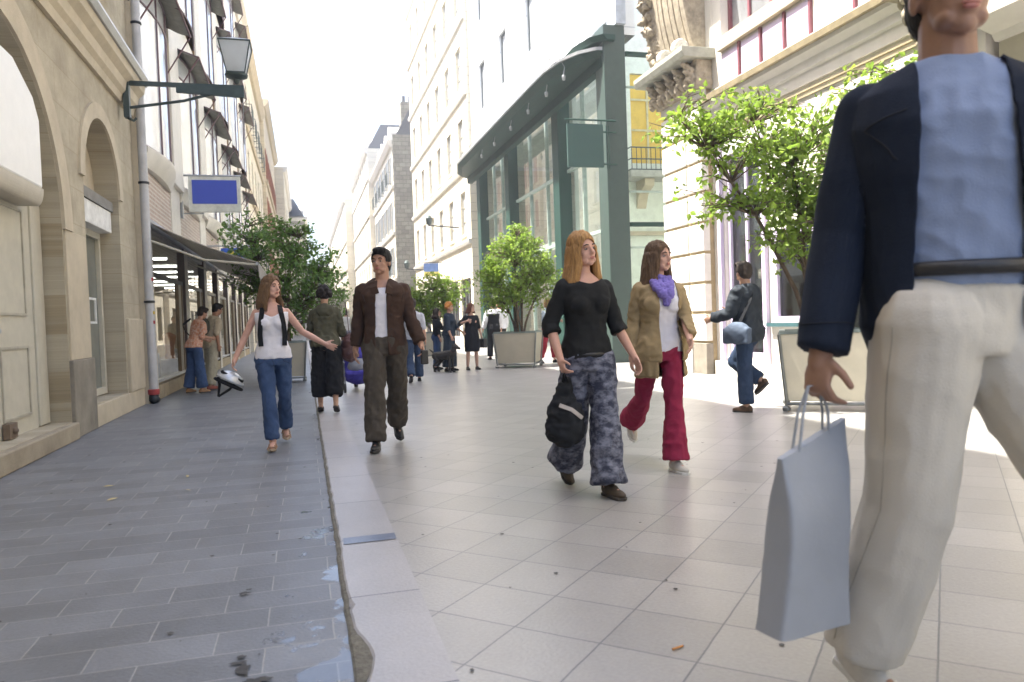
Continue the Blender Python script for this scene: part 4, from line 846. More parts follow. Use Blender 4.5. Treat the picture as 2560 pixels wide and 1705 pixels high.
def hand(mb, k, n, curl=30, spread=1):
    s = k['s']*(.92 if k['fem'] else 1); w, d, pn = k['wr'+n], k['hd'+n], k['pn'+n]; sd = d.cross(pn).normalized(); fwd = V((0, -1, .0)) if abs(sd.y) > .25 else V((0, 0, 1))
    if sd.dot(fwd) < 0: sd = -sd
    mb.cap(w-d*.02*s, w+d*.03*s, .027*s, .029*s, 12)
    rot = M((sd, d, pn)).transposed(); mb.ball(w+d*.058*s, (.042*s, .048*s, .017*s), 14, rot); mb.ball(w+d*.075*s, (.040*s, .03*s, .015*s), 12, rot)
    for i, (o, l) in enumerate(((.031, .070), (.011, .080), (-.010, .074), (-.030, .058))):
        p = w+(d*.088+sd*o)*s; c = R(curl*(1+.12*i)); dd = (d+sd*o*4*spread).normalized()
        for j, f in enumerate((.45, .32, .23)):
            dd = (dd*cos(c*(.6 if j == 0 else 1))+pn*sin(c*(.6 if j == 0 else 1))).normalized(); pn2 = pn; q = p+dd*l*f*s; mb.cap(p, q, (.0095-.0012*j)*s, (.0088-.0012*j)*s, 8); p = q
    p = w+(d*.028+sd*.030)*s; dd = (d*.65+sd*.7+pn*.35).normalized()
    for j, l in enumerate((.042, .032)): q = p+dd*l*s; mb.cap(p, q, (.0125-.002*j)*s, (.011-.002*j)*s, 8); p = q; dd = (dd+d*.5+pn*.2).normalized()
SK = {}
def skin(c): return mat('skin_%d' % int(c[0]*1000), c, .5, var=.06, scale=12, bump=.08, bscale=90)
def person(x, y, rz, h, fem, label, pose, skc=(.52, .29, .20), vox=.0065, group=None, legs_bare=True, face=True, z=.016, feet=True):
    k = skel(h, fem, pose); s = k['s']; mb = MB(); torso(mb, k)
    for n in 'LR': armshape(mb, k, n, 0, 2.0); hand(mb, k, n, pose.get('curl'+n, 28)); legshape(mb, k, n)
    for n in 'LR': a = k['ank'+n]; fd = k['fd'+n]; fu = k['fu'+n]; mb.cap(a-fu*.03*s-fd*.02*s, a-fu*.052*s+fd*.13*s, .034*s, .024*s, 12); mb.cap(a, a-fu*.045*s-fd*.025*s, .038*s, .033*s, 12)
    mb.cap(k['neck']-V((0, 0, .03))*s, k['head']+k['H'] @ V((0, .02, -.06))*s, (.066 if not fem else .054)*s, (.060 if not fem else .049)*s, 16)
    H = k['H']; hc = k['head']; hh = lambda v: hc+H @ V(v)*s
    mb.ball(hh((0, .012, .022)), (.077*s, .094*s, .094*s), 22, H); mb.ball(hh((0, -.030, -.040)), (.060*s, .060*s, .075*s), 20, H); mb.ball(hh((0, -.060, -.093)), (.028*s, .024*s, .022*s), 12, H)
    for sd in (-1, 1): mb.ball(hh((sd*.034, -.043, -.078)), (.023*s, .036*s, .022*s), 12, H); mb.ball(hh((sd*.032, -.058, -.030)), (.026*s, .022*s, .024*s), 12, H); mb.ball(hh((sd*.077, .012, -.014)), (.011*s, .020*s, .032*s), 12, H)
    mb.cap(hh((-.036, -.074, .022)), hh((.036, -.074, .022)), .013*s, .013*s, 10); mb.cap(hh((0, -.086, .008)), hh((0, -.105, -.026)), .0095*s, .0145*s, 10); mb.ball(hh((0, -.092, -.034)), (.018*s, .013*s, .010*s), 10, H)
    mb.ball(hh((0, -.080, -.060)), (.026*s, .014*s, .018*s), 12, H)
    o = remesh(mb, 'person', skin(skc), None, vox, 4 if vox < .006 else 3 if vox < .007 else 2); o.location = (x, y, z); o.rotation_euler.z = R(rz); tag(o, label, 'person', group)
    if face:
        e = MB(); i = MB(); b = MB(); l = MB()
        for sd in (-1, 1):
            e.ball(hh((sd*.031, -.0755, .000)), (.0115*s, .009*s, .0062*s), 12, H); i.ball(hh((sd*.031, -.0815, .000)), (.0056*s, .005*s, .0056*s), 10, H)
            b.tube([hh((sd*.048, -.076, .022)), hh((sd*.034, -.089, .029)), hh((sd*.016, -.090, .025))], [.003*s, .005*s, .004*s], 6)
        l.ball(hh((0, -.0925, -.0575)), (.023*s, .0065*s, .0055*s), 12, H); l.ball(hh((0, -.091, -.066)), (.019*s, .0075*s, .0065*s), 12, H)
        eo = e.build('eyes', mat('eye_white', (.34, .31, .29), .2, bump=0, var=.02), o, smooth=True); i.build('irises', mat('iris', (.03, .02, .015), .1, bump=0, var=0), eo, smooth=True)
        b.build('eyebrows', mat('brow', (.05, .03, .02), .8), o, smooth=True); l.build('lips', mat('lips', (.42, .16, .13), .4, var=.02), o, smooth=True)
    o['_'] = 0; del o['_']; return o, k
def cloth(name, c, rough=.85, **kw): kw.setdefault('var', .09); kw.setdefault('scale', 7); kw.setdefault('bump', .25); kw.setdefault('bscale', 220); kw.setdefault('spec', .2); return mat(name, c, rough, **kw)
from mathutils.bvhtree import BVHTree
def onto(g, pts, off=.001):
    bv = BVHTree.FromPolygons([v.co.copy() for v in g.data.vertices], [tuple(p.vertices) for p in g.data.polygons]); out = []
    for p in pts: c, n, i, d = bv.find_nearest(V(p)); out.append((c+n*off, n))
    return out
def seam(g, lines, r=.002, name='stitched_seam', m=None, k=12):
    for ln in lines:
        q = []
        for a, b in zip(ln, ln[1:]): q += [V(a).lerp(V(b), i/k) for i in range(k)]
        MB().tube([c for c, n in onto(g, q+[V(ln[-1])])], r, 6).build(name, m or mat('dark_seam_thread', (.03, .03, .035), .8), g, smooth=True)  # default thread is near black
def buttons(g, pts, r=.006, m=None):
    for c, n in onto(g, pts): MB().lathe([(0, -.001), (r, -.001), (r, .002), (0, .003)], c, 12, n.to_track_quat('Z', 'Y').to_matrix()).build('button', m or white, g, smooth=True)
STR = []
def hair(o, k, c, style='short', vox=.008, name='hair', L=.26):
    s, H, hc = k['s'], k['H'], k['head']; hh = lambda v: hc+H @ V(v)*s; mb = MB(); Hi = H.inverted()
    mb.ball(hh((0, .018, .030)), (.087*s, .103*s, .100*s), 24, H)
    if style in ('short', 'bob'): mb.ball(hh((0, .055, -.02)), (.076*s, .062*s, .075*s), 16, H); mb.ball(hh((.01, -.055, .098)), (.06*s, .045*s, .03*s), 12, H)
    if style == 'curly':
        rn = random.Random(4)
        for _ in range(70):
            a, b = rn.uniform(0, 2*pi), rn.uniform(-.5, 1); p = V((.085*cos(a)*sqrt(1-max(0, b)**2), .02+.095*sin(a)*sqrt(1-max(0, b)**2), .025+.10*b)); mb.ball(hh(p), rn.uniform(.02, .036)*s, 8)
    if style == 'bun': mb.ball(hh((0, .10, .06)), .04*s, 12)
    if style == 'bob':
        for i in range(17):
            a = pi*(i/16)*1.3-.15*pi; mb.cap(hh((.078*cos(a), .02+.075*sin(a), .0)), hh((.088*cos(a), .02+.082*sin(a), -.115)), .026*s, .018*s, 8)
    if style == 'long':
        rn = random.Random(int(L*100)); Z = V((0, 0, -1))
        for i in range(25):
            a = pi*(i/24)*1.44-.22*pi; t = hh((.076*cos(a), .020+.078*sin(a), .01)); m1 = hh((.092*cos(a), .03+.085*sin(a), -.09)); l = L*rn.uniform(.8, 1.1)*s
            m2 = m1+V((.03*cos(a), .02*sin(a)+.01, -l*.55)); e = m2+V((rn.uniform(-.012, .012), rn.uniform(-.012, .012)+.004, -l*.5))
            mb.cap(t, m1, .028*s, .026*s, 8); mb.cap(m1, m2, .026*s, .022*s, 8); mb.cap(m2, e, .022*s, .007*s, 8)
    if style == 'long' and vox < .0085:
        rn = random.Random(9); sm_ = MB()
        for i in range(260):
            a = pi*rn.uniform(-.24, 1.24); t0 = rn.uniform(.0, .9); pts = []
            for q in range(7):
                u = q/6; el = (1-u)*(.55+.45*t0)
                if u < .45: e_ = (pi/2-.15)*(1-u/.45)*(.4+.6*t0); pts.append(hh((.090*cos(a)*cos(e_), .018+.106*sin(a)*cos(e_), .03+.103*sin(e_))))
                else: v_ = (u-.45)/.55; pts.append(hh((.092*cos(a), .02+.100*sin(a), .01-.11*min(1, v_*2)))+V(((.03*cos(a)+rn.uniform(-.008, .008))*v_, (.02*sin(a)+.014+rn.uniform(-.008, .008))*v_, -max(0, v_-.4)*(L+.06)*1.5*s)))
            sm_.tube(pts, [.0022*s]*6+[.0006*s], 4)
        STR.append(sm_)
    def cut(p):
        q = Hi @ (p-hc)/s; nz = .007*noise.noise(q*45)
        if style in ('long', 'bob'): return q.y < -.028 and (q.x/.060)**2+((q.z+.028+nz)/(.098-.25*abs(q.x)))**2 < 1
        q.z += nz; lim = .055 if style in ('short', 'curly', 'bun') else .060
        if style in ('short', 'bun', 'curly') and q.z < -.01 and q.y < .012 and abs(q.x) > .05: return True
        return q.y < -.040+max(0, -q.z)*.05 and q.z < lim-.5*max(0, abs(q.x)-.03) and (abs(q.x) < .066 or q.z > -.02 and q.y < -.05)
    m = mat('hair_'+'_'.join('%d' % (v*100) for v in c), c, .6, var=.22, scale=30, stretch=(3, 3, .35), bump=.7, bscale=70, spec=.3)
    r = remesh(mb, name, m, o, vox, 1, fold=.0045, fs=38, fstr=(1, 1, .10), cut=cut, solid=.006*s)
    if STR: STR.pop().build('hair_strands', m, r, smooth=True)
    return r
def trousers(o, k, m, name='trousers', ex=.014, hem=.03, kn=.012, end=1.93, top=.05, fold=.006, vox=.009, rise=0, fs=9, hemL=None):
    mb = MB(); torso(mb, k, ex, -1, top+.001); 
    for n in 'LR': legshape(mb, k, n, ex, end, hem, kn)
    mb.cap(k['hipL'], k['hipR'], (.076+ex)*k['s'], (.076+ex)*k['s'], 16); return remesh(mb, name, m, o, vox, 2, fold=fold, fs=fs, fstr=(1, 1, .55), seed=1)
def top(o, k, m, name='shirt', ex=.012, z0=-.05, sl=1.9, sx=.014, cuff=.004, fold=.006, vox=.009, cut=None, solid=0, z1=9, flare=0, fs=8, seed=2, collar=False, fstr=(1, 1, .8)):
    mb = MB(); torso(mb, k, (lambda z: ex+flare*max(0, .2-z)) if flare else ex, z0, z1)
    if sl:
        for n in 'LR': armshape(mb, k, n, sx, sl, cuff)
    s = k['s']
    if collar:
        for i in range(18): a = 2*pi*i/18; p = k['neck']+k['T'] @ V((.068*cos(a), .062*sin(a)-.002, .0+.012*sin(a)))*s; mb.ball(p, (.014*s, .014*s, .026*s), 8)
    return remesh(mb, name, m, o, vox, 2, fold=fold, fs=fs, cut=cut, solid=solid, seed=seed, fstr=fstr)
def shoes(o, k, m, sole=None, heel=0, name='shoe', vox=.007, openm=False):
    s = k['s']
    for n in 'LR':
        a, fd, fu = k['ank'+n], k['fd'+n], k['fu'+n]; sd = fd.cross(fu).normalized(); rot = M((sd, fd, fu)).transposed(); mb = MB(); base = a-fu*.082*s
        if not openm:
            mb.ball(base+(fd*.05+fu*.028)*s, (.043*s, .13*s, .034*s), 20, rot); mb.ball(base+(-fd*.03+fu*.045)*s, (.037*s, .045*s, .042*s), 16, rot); mb.ball(base+(fd*.035+fu*.05)*s, (.036*s, .06*s, .035*s), 16, rot); mb.cap(base+fu*.06*s, a, .038*s, .036*s, 12)
        else:
            for q in (.03, .10, .15): mb.tube([base+(fd*q+sd*.046+fu*.01)*s, base+(fd*q+sd*.03+fu*.055-fu*q*.12)*s, base+(fd*q-sd*.03+fu*.055-fu*q*.12)*s, base+(fd*q-sd*.046+fu*.01)*s], .008*s, 8)
            mb.tube([base+(fd*.03+sd*.04+fu*.04)*s, base+(-fd*.07+fu*.06)*s, base+(fd*.03-sd*.04+fu*.04)*s], .006*s, 8)
        so_ = remesh(mb, name, m, o, vox, 1)
        mb = MB(); pts = [(.0, -.075), (.032, -.055), (.034, .0), (.045, .09), (.038, .15), (.0, .18), (-.036, .15), (-.042, .09), (-.034, 0), (-.032, -.055)]
        mb.prism([(u*s, v*s) for u, v in pts], lambda u, v, d: base+sd*u+fd*v+fu*d, -.004*s, .016*s)
        if heel: mb.tube([base+(-fd*.05)*s, base+(-fd*.045)*s-V((0, 0, heel))], [.022*s, .012*s], 10)
        mb.build('sole', sole or mat('rubber_sole', (.05, .045, .04), .8), so_, bevel=.003)
def strip(mb, pts, w, t, nrm):
    """a flat band through points"""
    rg = []; pts = [V(p) for p in pts]
    for i, p in enumerate(pts):
        d = (pts[min(i+1, len(pts)-1)]-pts[max(i-1, 0)]).normalized(); a = d.cross(V(nrm)).normalized(); b = a.cross(d).normalized(); rg.append([p+a*w+b*t, p-a*w+b*t, p-a*w-b*t, p+a*w-b*t])
    return mb.rings(rg)
def world(o, p): return M.Translation(o.location) @ o.rotation_euler.to_matrix().to_4x4() @ V(p)
def item(o, p, name, label, cat, rz=0):
    q = world(o, p); e = empty(name, q, o.rotation_euler.z+R(rz)); tag(e, label, cat); return e

denim = cloth('denim', (.055, .095, .20), scale=4, var=.16); denim2 = cloth('dark_denim', (.04, .065, .12), scale=4, var=.15); blackc = cloth('black_cloth', (.014, .015, .018)); whitec = cloth('white_cotton', (.74, .72, .76), var=.02)
leatherb = mat('black_leather', (.02, .02, .022), .4, bump=.2)

# 1. woman in white top walking towards us, head turned to her left
o, k = person(-.30, 7.62, 3, 1.65, True, 'person in a white tank top and blue jeans walking, a helmet hanging from one hand', dict(lean=0, hyaw=38, hroll=4, legL=(-14, 22, 1, 4), legR=(15, 4, -4, 6), footL=18, armR=(-4, 24, 14, 15), armL=(2, 33, 16, 44), dropL=-.1, palmL=(-.3, 1, .2), curlL=20, curlR=55), skc=(.58, .33, .25))
T, P, s = k['T'], k['P'], k['s']
top(o, k, whitec, 'tank_top', ex=.012, z0=-.04, sl=0, z1=.47, fold=.004, flare=.05, cut=lambda p: p.z > P.z+.40*s+abs(p.x)*.55 and p.y < .02 and abs(p.x) < .09 or p.z > P.z+.455*s and p.y > -.2 and abs(p.x) > .06+.0, solid=.004)
mb = MB()
for sd in (-1, 1): strip(mb, [P+T @ V(q)*s for q in ((sd*.115, -.118, .10), (sd*.122, -.120, .22), (sd*.112, -.135, .34), (sd*.095, -.112, .44), (sd*.085, -.05, .515), (sd*.085, .05, .50), (sd*.09, .13, .40))], .022, .005, (sd*.2, -1, .3))
rk = item(o, (0, 0, 0), 'backpack', 'black backpack on the woman in the white top, its straps over her shoulders', 'backpack'); bo = mb.build('shoulder_strap', blackc, rk)
mb = MB(); mb.ball(P+T @ V((0, .18, .30))*s, (.14, .075, .19), 20); mb.ball(P+T @ V((0, .2, .2))*s, (.12, .08, .12), 16); remesh(mb, 'pack', blackc, rk, .012, 1, fold=.005)
tr_ = trousers(o, k, denim, 'jeans', ex=.010, hem=.020, kn=.000, end=1.97, top=-.02, fold=.008); seam(tr_, [[P+V(q)*s for q in ((-.09, -.15, -.03), (-.12, -.12, -.07), (-.17, -.06, -.09))], [P+V(q)*s for q in ((.09, -.15, -.03), (.12, -.12, -.07), (.17, -.06, -.09))], [P+V(q)*s for q in ((.0, -.2, -.03), (.01, -.2, -.12))]], .0025, m=mat('denim_thread', (.015, .025, .06), .8)); hair(o, k, (.17, .095, .045), 'long', L=.15)
shoes(o, k, mat('tan_sandal', (.42, .25, .15), .6), openm=True, sole=mat('sandal_sole', (.5, .38, .26), .7))
q = k['wrR']+k['hdR']*.13
hm = item(o, q+V((-.01, .01, -.09)), 'cycle_helmet', 'silver and black cycle helmet swinging from the hand of the woman in white', 'helmet')
mb = MB(); rot = M.Rotation(R(28), 3, 'Y')
rgs = []
for i in range(8):
    t = pi/2*i/7; rgs.append([rot @ V((.135*cos(t)*cos(a)+.0, .10*cos(t)*sin(a), .095*sin(t))) for a in [2*pi*j/28 for j in range(28)]])
mb.rings(rgs, cap=False); ho = mb.build('shell', mat('silver_shell', (.55, .57, .6), .25, metal=.3), hm, smooth=True); sd_ = ho.modifiers.new('s', 'SOLIDIFY'); sd_.thickness = .02
mb = MB()
for j in range(5): a = -.9+.45*j; mb.cap(rot @ V((-.10, .075*sin(a), .055)), rot @ V((.10, .075*sin(a), .05)), .012, .012, 8)
mb.build('vents', blackc, hm, smooth=True)
mb = MB()
for sx in (-.11, .05):
    for sy in (-.07, .07): strip(mb, [rot @ V((sx, sy, 0)), rot @ V((sx*.6, sy*.8, -.07)), rot @ V((-.03, 0, -.17))], .010, .002, (0, 1, 0))
mb.tube([rot @ V((.13*cos(a), .09*sin(a), -.03)) for a in [2*pi*j/16 for j in range(17)]], .014, 6); mb.build('straps', blackc, hm)

# 2. man in brown jacket
o, k = person(.70, 7.02, -3, 1.81, False, 'person in an open brown jacket over a white T-shirt striding along the street', dict(lean=0, hyaw=-26, legR=(14, 3, 2, 10), legL=(-17, 20, 2, 8), footL=28, footR=-3, armR=(-12, 9, 12, 4), armL=(8, 12, 14, 12), curlL=60), skc=(.44, .24, .16))
T, P, s = k['T'], k['P'], k['s']; brj = cloth('brown_jacket', (.062, .036, .026), var=.12)
top(o, k, whitec, 'tee_shirt', ex=.010, z0=-.12, sl=0, fold=.004, cut=lambda p: p.z > P.z+.50*s and p.y < .0 and abs(p.x) < .07)
jk_ = top(o, k, brj, 'jacket', ex=.020, z0=-.11, sl=1.97, sx=.014, cuff=.010, fold=.009, flare=.04, fs=7, collar=True, cut=lambda p: p.y < -.02*s and -.055-max(0, (P.z+.45*s-p.z))*.04 < p.x+.012 < .030+max(0, p.z-P.z-.42*s)*.3, solid=.005)
mb = MB()
for sd, x0 in ((-1, -.075), (1, .052)): strip(mb, [P+T @ V(q)*s for q in ((sd*.075, -.05, .555), (x0*1.1, -.132, .50), (x0*.9, -.145, .44))], .032, .005, (sd*.3, -1, 0))
mb.build('collar', brj, o, smooth=False)
jt = mat('brown_thread', (.02, .012, .009), .8); W = lambda x_, y_, z_: P+T @ V((x_, y_, z_))*s
seam(jk_, [[W(sd*.09, -.2, .10), W(sd*.13, -.2, .02)] for sd in (-1, 1)]+[[W(sd*.07, -.2, .36), W(sd*.14, -.2, .36)] for sd in (-1, 1)]+[[W(sd*.19, -.1, .44), W(sd*.165, -.12, .36)] for sd in (-1, 1)], .003, m=jt); buttons(jk_, [W(.075, -.2, .42-.09*i) for i in range(5)], .007, jt)
trousers(o, k, cloth('brown_grey_trousers', (.075, .063, .05)), ex=.016, hem=.032, kn=.008, end=1.98, fold=.011); hair(o, k, (.018, .016, .015), 'short'); shoes(o, k, leatherb)
mb = MB(); q = k['wrL']+k['hdL']*.11; mb.box(-.035, .035, -.02, .02, -.07, .06); it = item(o, q+V((0, -.02, -.03)), 'phone_case', 'small black case held in the hand of the man in the brown jacket', 'case', 20); mb.build('case', leatherb, it, bevel=.012)

# 3. woman seen from behind
o, k = person(.26, 10.15, 176, 1.60, True, 'person seen from behind in an olive hooded top and black cropped trousers', dict(lean=3, legL=(8, 10, 2, 5), legR=(-8, 14, 2, 5), footR=26, footL=18, armL=(20, 14, 60, -5), armR=(6, 14, 16, 6)), skc=(.46, .27, .18), vox=.008)
T, P, s = k['T'], k['P'], k['s']
top(o, k, cloth('olive_top', (.085, .082, .055)), 'hooded_top', ex=.028, z0=-.05, sl=1.35, sx=.022, flare=.08, fold=.01, collar=True)
mb = MB(); mb.ball(P+T @ V((0, .10, .47))*s, (.11, .06, .09), 16); remesh(mb, 'hood', cloth('olive_top', (.085, .082, .055)), o, .01, 1, fold=.008)
trousers(o, k, blackc, 'cropped_trousers', ex=.02, hem=.055, kn=.045, end=1.72, fold=.012); hair(o, k, (.02, .014, .014), 'curly'); shoes(o, k, leatherb, openm=True)
bg_ = item(o, k['wrR']+V((-.06, .02, .03)), 'shoulder_bag', 'large maroon brown slouchy bag carried beside the woman in olive', 'bag')
mb = MB(); mb.ball((0, 0, -.05), (.09, .19, .17), 20); mb.ball((0, 0, -.13), (.10, .21, .11), 18); remesh(mb, 'bag_body', mat('maroon_bag', (.085, .035, .035), .7), bg_, .012, 1, fold=.015, fs=7)
mb = MB(); strip(mb, [V((0, -.12, .08)), V((.03, -.05, .45)), V((.04, .02, .52)), V((.02, .08, .42)), V((0, .14, .06))], .016, .004, (1, 0, 0)); mb.build('strap', mat('maroon_bag', (.085, .035, .035), .7), bg_)
nb_ = item(o, k['wrL']+k['hdL']*.12+V((0, -.05, .05)), 'magazine', 'white folded magazine held up by the woman in olive', 'magazine'); MB().box(-.09, .09, -.008, .008, -.1, .13).build('pages', white, nb_)

# 4. woman in pale top pushing a blue pushchair, mostly behind the man
o, k = person(.98, 13.9, 4, 1.60, True, 'person in a pale top with black straps behind the blue pushchair', dict(legL=(12, 4, 2, 5), legR=(-12, 15, 2, 5), footR=20, armL=(28, 6, 35, -4), armR=(28, 6, 35, -4), curlL=70, curlR=70), skc=(.30, .16, .10), vox=.011)
T, P, s = k['T'], k['P'], k['s']
top(o, k, cloth('pale_yellow_top', (.6, .6, .48)), ex=.014, sl=.8, vox=.012); trousers(o, k, denim2, vox=.012); hair(o, k, (.02, .015, .012), 'short', .012); shoes(o, k, blackc, vox=.011)
mb = MB()
for sd in (-1, 1): strip(mb, [P+T @ V(q)*s for q in ((sd*.09, -.125, .1), (sd*.09, -.145, .33), (sd*.08, -.06, .52), (sd*.08, .05, .52))], .014, .012, (0, -1, .2))
strip(mb, [P+T @ V(q)*s for q in ((-.12, -.13, .22), (0, -.155, .22), (.12, -.13, .22))], .012, .01, (0, -1, 0)); mb.build('harness_strap', blackc, o)
pc = empty('pushchair', (.86, 13.28, .014)); tag(pc, 'violet blue pushchair with a dark seat half hidden by the man in the brown jacket', 'pushchair')
mb = MB(); rg = []
for i in range(13):
    t = i/12; rg.append([V((-.20, -.34+.5*t, .30-.26*sin(pi*t*.55)+.42*t*t)), V((.20, -.34+.5*t, .30-.26*sin(pi*t*.55)+.42*t*t)), V((.24, -.34+.5*t, .36-.26*sin(pi*t*.55)+.52*t*t)), V((-.24, -.34+.5*t, .36-.26*sin(pi*t*.55)+.52*t*t))])
mb.rings(rg); mb.ball((0, .0, .28), (.25, .30, .17), 20); remesh(mb, 'seat_shell', cloth('violet_blue_fabric', (.07, .06, .36)), pc, .014, 2, fold=.008)
MB().ball((0, -.08, .40), (.19, .22, .16), 16).build('cushion', cloth('grey_cushion', (.2, .21, .24)), pc, smooth=True)
mb = MB(); rg = []
for i in range(9):
    a = pi*.05+pi*.5*i/8; rg.append([V((x_, .20-.30*cos(a)*1.0, .50+.36*sin(a))) for x_ in (-.23, -.12, 0, .12, .23)]+[V((x_, .20-.28*cos(a), .50+.33*sin(a))) for x_ in (.23, .12, 0, -.12, -.23)])
mb.rings(rg); mb.build('hood', cloth('violet_blue_fabric', (.07, .06, .36)), pc, smooth=True)
mb = MB()
for sx in (-.24, .24): mb.tube([(sx, -.38, .1), (sx, .1, .5), (sx, .42, .95), (sx, .52, 1.0)], .013, 8); mb.tube([(sx, .38, .08), (sx, -.1, .5)], .013, 8)
mb.tube([(-.24, .52, 1.0), (.24, .52, 1.0)], .016, 8); mb.build('frame', mat('grey_tube', (.2, .2, .22), .4, metal=.5), pc)
for sx in (-.25, .25):
    for sy in (-.38, .38):
        w_ = MB(); rot = M.Rotation(pi/2, 3, 'Y'); w_.lathe([(.05, -.015), (.075, -.018), (.08, 0), (.075, .018), (.05, .015)], (sx, sy, .08), 18, rot); w_.build('wheel', mat('tyre', (.03, .03, .03), .8), pc, smooth=True, autos=50)

# 5. walker half hidden behind the brown jacket's arm
o, k = person(1.98, 14.4, 178, 1.58, False, 'person in a grey shirt and dark jeans walking away behind the man in brown', dict(legL=(-14, 20, 2, 5), legR=(14, 6, 2, 5), footL=25, armL=(10, 8, 15, 4), armR=(-10, 8, 15, 4)), vox=.011)
top(o, k, cloth('light_grey_shirt', (.5, .5, .53)), ex=.02, sl=.9, sx=.02, vox=.012); trousers(o, k, denim2, vox=.012, hem=.035); hair(o, k, (.05, .035, .03), 'short', .012); shoes(o, k, blackc, vox=.011)

# 6. couple at the shop window
o, k = person(-1.93, 14.75, 128, 1.58, True, 'person in a patterned orange top and jeans, nearer of two leaning to the shop window', dict(lean=16, hpitch=22, legL=(-3, 6, 3, 8), legR=(6, 4, 3, 8), armL=(8, 6, 85, -14), armR=(4, 6, 95, -14)), skc=(.45, .24, .15), vox=.009)
T, P, s = k['T'], k['P'], k['s']
top(o, k, cloth('patterned_orange', (.56, .44, .36), scale=26, col2=(.50, .15, .05), var=.3), 'blouse', ex=.02, sl=1.0, sx=.02, flare=.06, vox=.011); trousers(o, k, denim, 'jeans', hem=.06, kn=.02, vox=.011); hair(o, k, (.04, .028, .02), 'short', .01); shoes(o, k, mat('tan_shoe', (.4, .2, .08), .6), vox=.01)
bg_ = item(o, P+T @ V((.20, -.10, .06))*s, 'shoulder_bag', 'black shoulder bag slung across the window shopper in the patterned top', 'bag'); mb = MB(); mb.ball((0, 0, 0), (.06, .13, .14), 16); remesh(mb, 'bag_body', leatherb, bg_, .012, 1)
mb = MB(); strip(mb, [V((0, .02, .1)), V((.0, .16, .25)), V((-.12, .27, .36)), V((-.30, .22, .46))], .02, .006, (.5, 1, 0)); mb.build('strap', blackc, bg_)
o, k = person(-1.72, 15.35, 120, 1.62, False, 'person in beige shirt and pale trousers, farther of two at the shop window', dict(lean=12, hpitch=20, legL=(3, 4, 3, 8), legR=(-4, 6, 3, 8), armL=(4, 8, 25, -4), armR=(0, 8, 20, -4)), skc=(.40, .2, .12), vox=.010)
top(o, k, cloth('beige_shirt', (.52, .44, .32), scale=20), ex=.022, sl=.9, sx=.02, flare=.06, z0=-.11, vox=.012); trousers(o, k, cloth('khaki', (.42, .38, .28)), hem=.045, kn=.02, vox=.012); hair(o, k, (.015, .012, .012), 'short', .01); shoes(o, k, mat('red_brown_shoe', (.30, .07, .04), .6), vox=.01)
mb = MB(); T, P, s = k['T'], k['P'], k['s']; mb.ball(P+T @ V((0, .16, .33))*s, (.12, .07, .16), 16); remesh(mb, 'vest_back', cloth('grey_green_vest', (.12, .125, .10)), o, .012, 1)

# 7. red haired woman with dog, black dress woman, waiters, passer-by
o, k = person(3.15, 17.0, 60, 1.55, True, 'person with ginger hair in loose navy overalls standing beside a dog', dict(lean=2, legL=(2, 3, 3, 8), legR=(-2, 3, 3, 8), armL=(18, 8, 40, -6), armR=(6, 8, 20, 4)), vox=.010)
navy = cloth('navy_overall', (.03, .042, .06)); top(o, k, navy, 'overall_top', ex=.03, sl=1.4, sx=.03, flare=.1, vox=.012); trousers(o, k, navy, 'overall_legs', ex=.025, hem=.06, kn=.04, vox=.012, top=.14); hair(o, k, (.55, .22, .04), 'curly', .01); shoes(o, k, blackc, vox=.01)
o, k = person(2.99, 17.75, 70, 1.45, True, 'person in a black top and blue jeans partly hidden behind the ginger haired woman', dict(lean=2, armL=(30, 8, 90, -6), armR=(6, 8, 20, 4)), vox=.011)
top(o, k, blackc, ex=.015, sl=1.6, vox=.012); trousers(o, k, denim, 'jeans', vox=.012); hair(o, k, (.04, .025, .02), 'long', .012, L=.1); shoes(o, k, blackc, vox=.01)
dg_ = MB(); bl_ = [((-.0, .28, .36), (0, -.1, .38), .085, .10), ((0, -.1, .38), (0, -.22, .40), .10, .09), ((0, -.22, .42), (0, -.32, .54), .06, .05), ((0, -.33, .56), (0, -.38, .56), .058, .045), ((0, -.38, .55), (0, -.47, .53), .035, .024), ((0, .3, .4), (0, .46, .50), .022, .01)]
for a, b, r0, r1 in bl_: dg_.cap(a, b, r0, r1, 12)
for sx in (-.055, .055):
    dg_.cap((sx, -.2, .36), (sx, -.2, .2), .042, .026); dg_.cap((sx, -.2, .2), (sx, -.21, .03), .024, .018); dg_.cap((sx, -.21, .025), (sx, -.24, .018), .022, .018)
    dg_.cap((sx, .24, .36), (sx*1.1, .16, .24), .06, .035); dg_.cap((sx*1.1, .16, .24), (sx*1.1, .29, .14), .032, .02); dg_.cap((sx*1.1, .29, .14), (sx*1.1, .27, .03), .018, .017); dg_.cap((sx*1.1, .27, .025), (sx*1.1, .235, .018), .022, .018)
    dg_.cap((sx*.7, -.32, .61), (sx*1.1, -.30, .53), .02, .012)
d_ = remesh(dg_, 'dog', mat('dog_fur', (.035, .03, .025), .8, scale=12, bump=.6), None, .009, 2, fold=.004, fs=20); d_.location = (2.98, 16.75, .015); d_.rotation_euler.z = R(35); tag(d_, 'small black and brown dog at the feet of the ginger haired woman', 'dog')
mb = MB(); mb.lathe([(.052, -.01), (.058, -.01), (.058, .012), (.052, .012)], (0, -.255, .46), 16, M.Rotation(R(35), 3, 'X')); mb.build('collar', mat('red_collar', (.40, .05, .05), .5), d_)
o, k = person(3.68, 17.05, 12, 1.52, True, 'person in a black knee-length dress with reddish brown hair and a black handbag', dict(lean=0, hyaw=30, legL=(2, 3, 3, 8), legR=(-2, 3, 3, 8), armR=(10, 48, 100, -50), armL=(0, 14, 12, 6)), skc=(.5, .3, .22), vox=.009)
T, P, s = k['T'], k['P'], k['s']; mb = MB(); rg = []
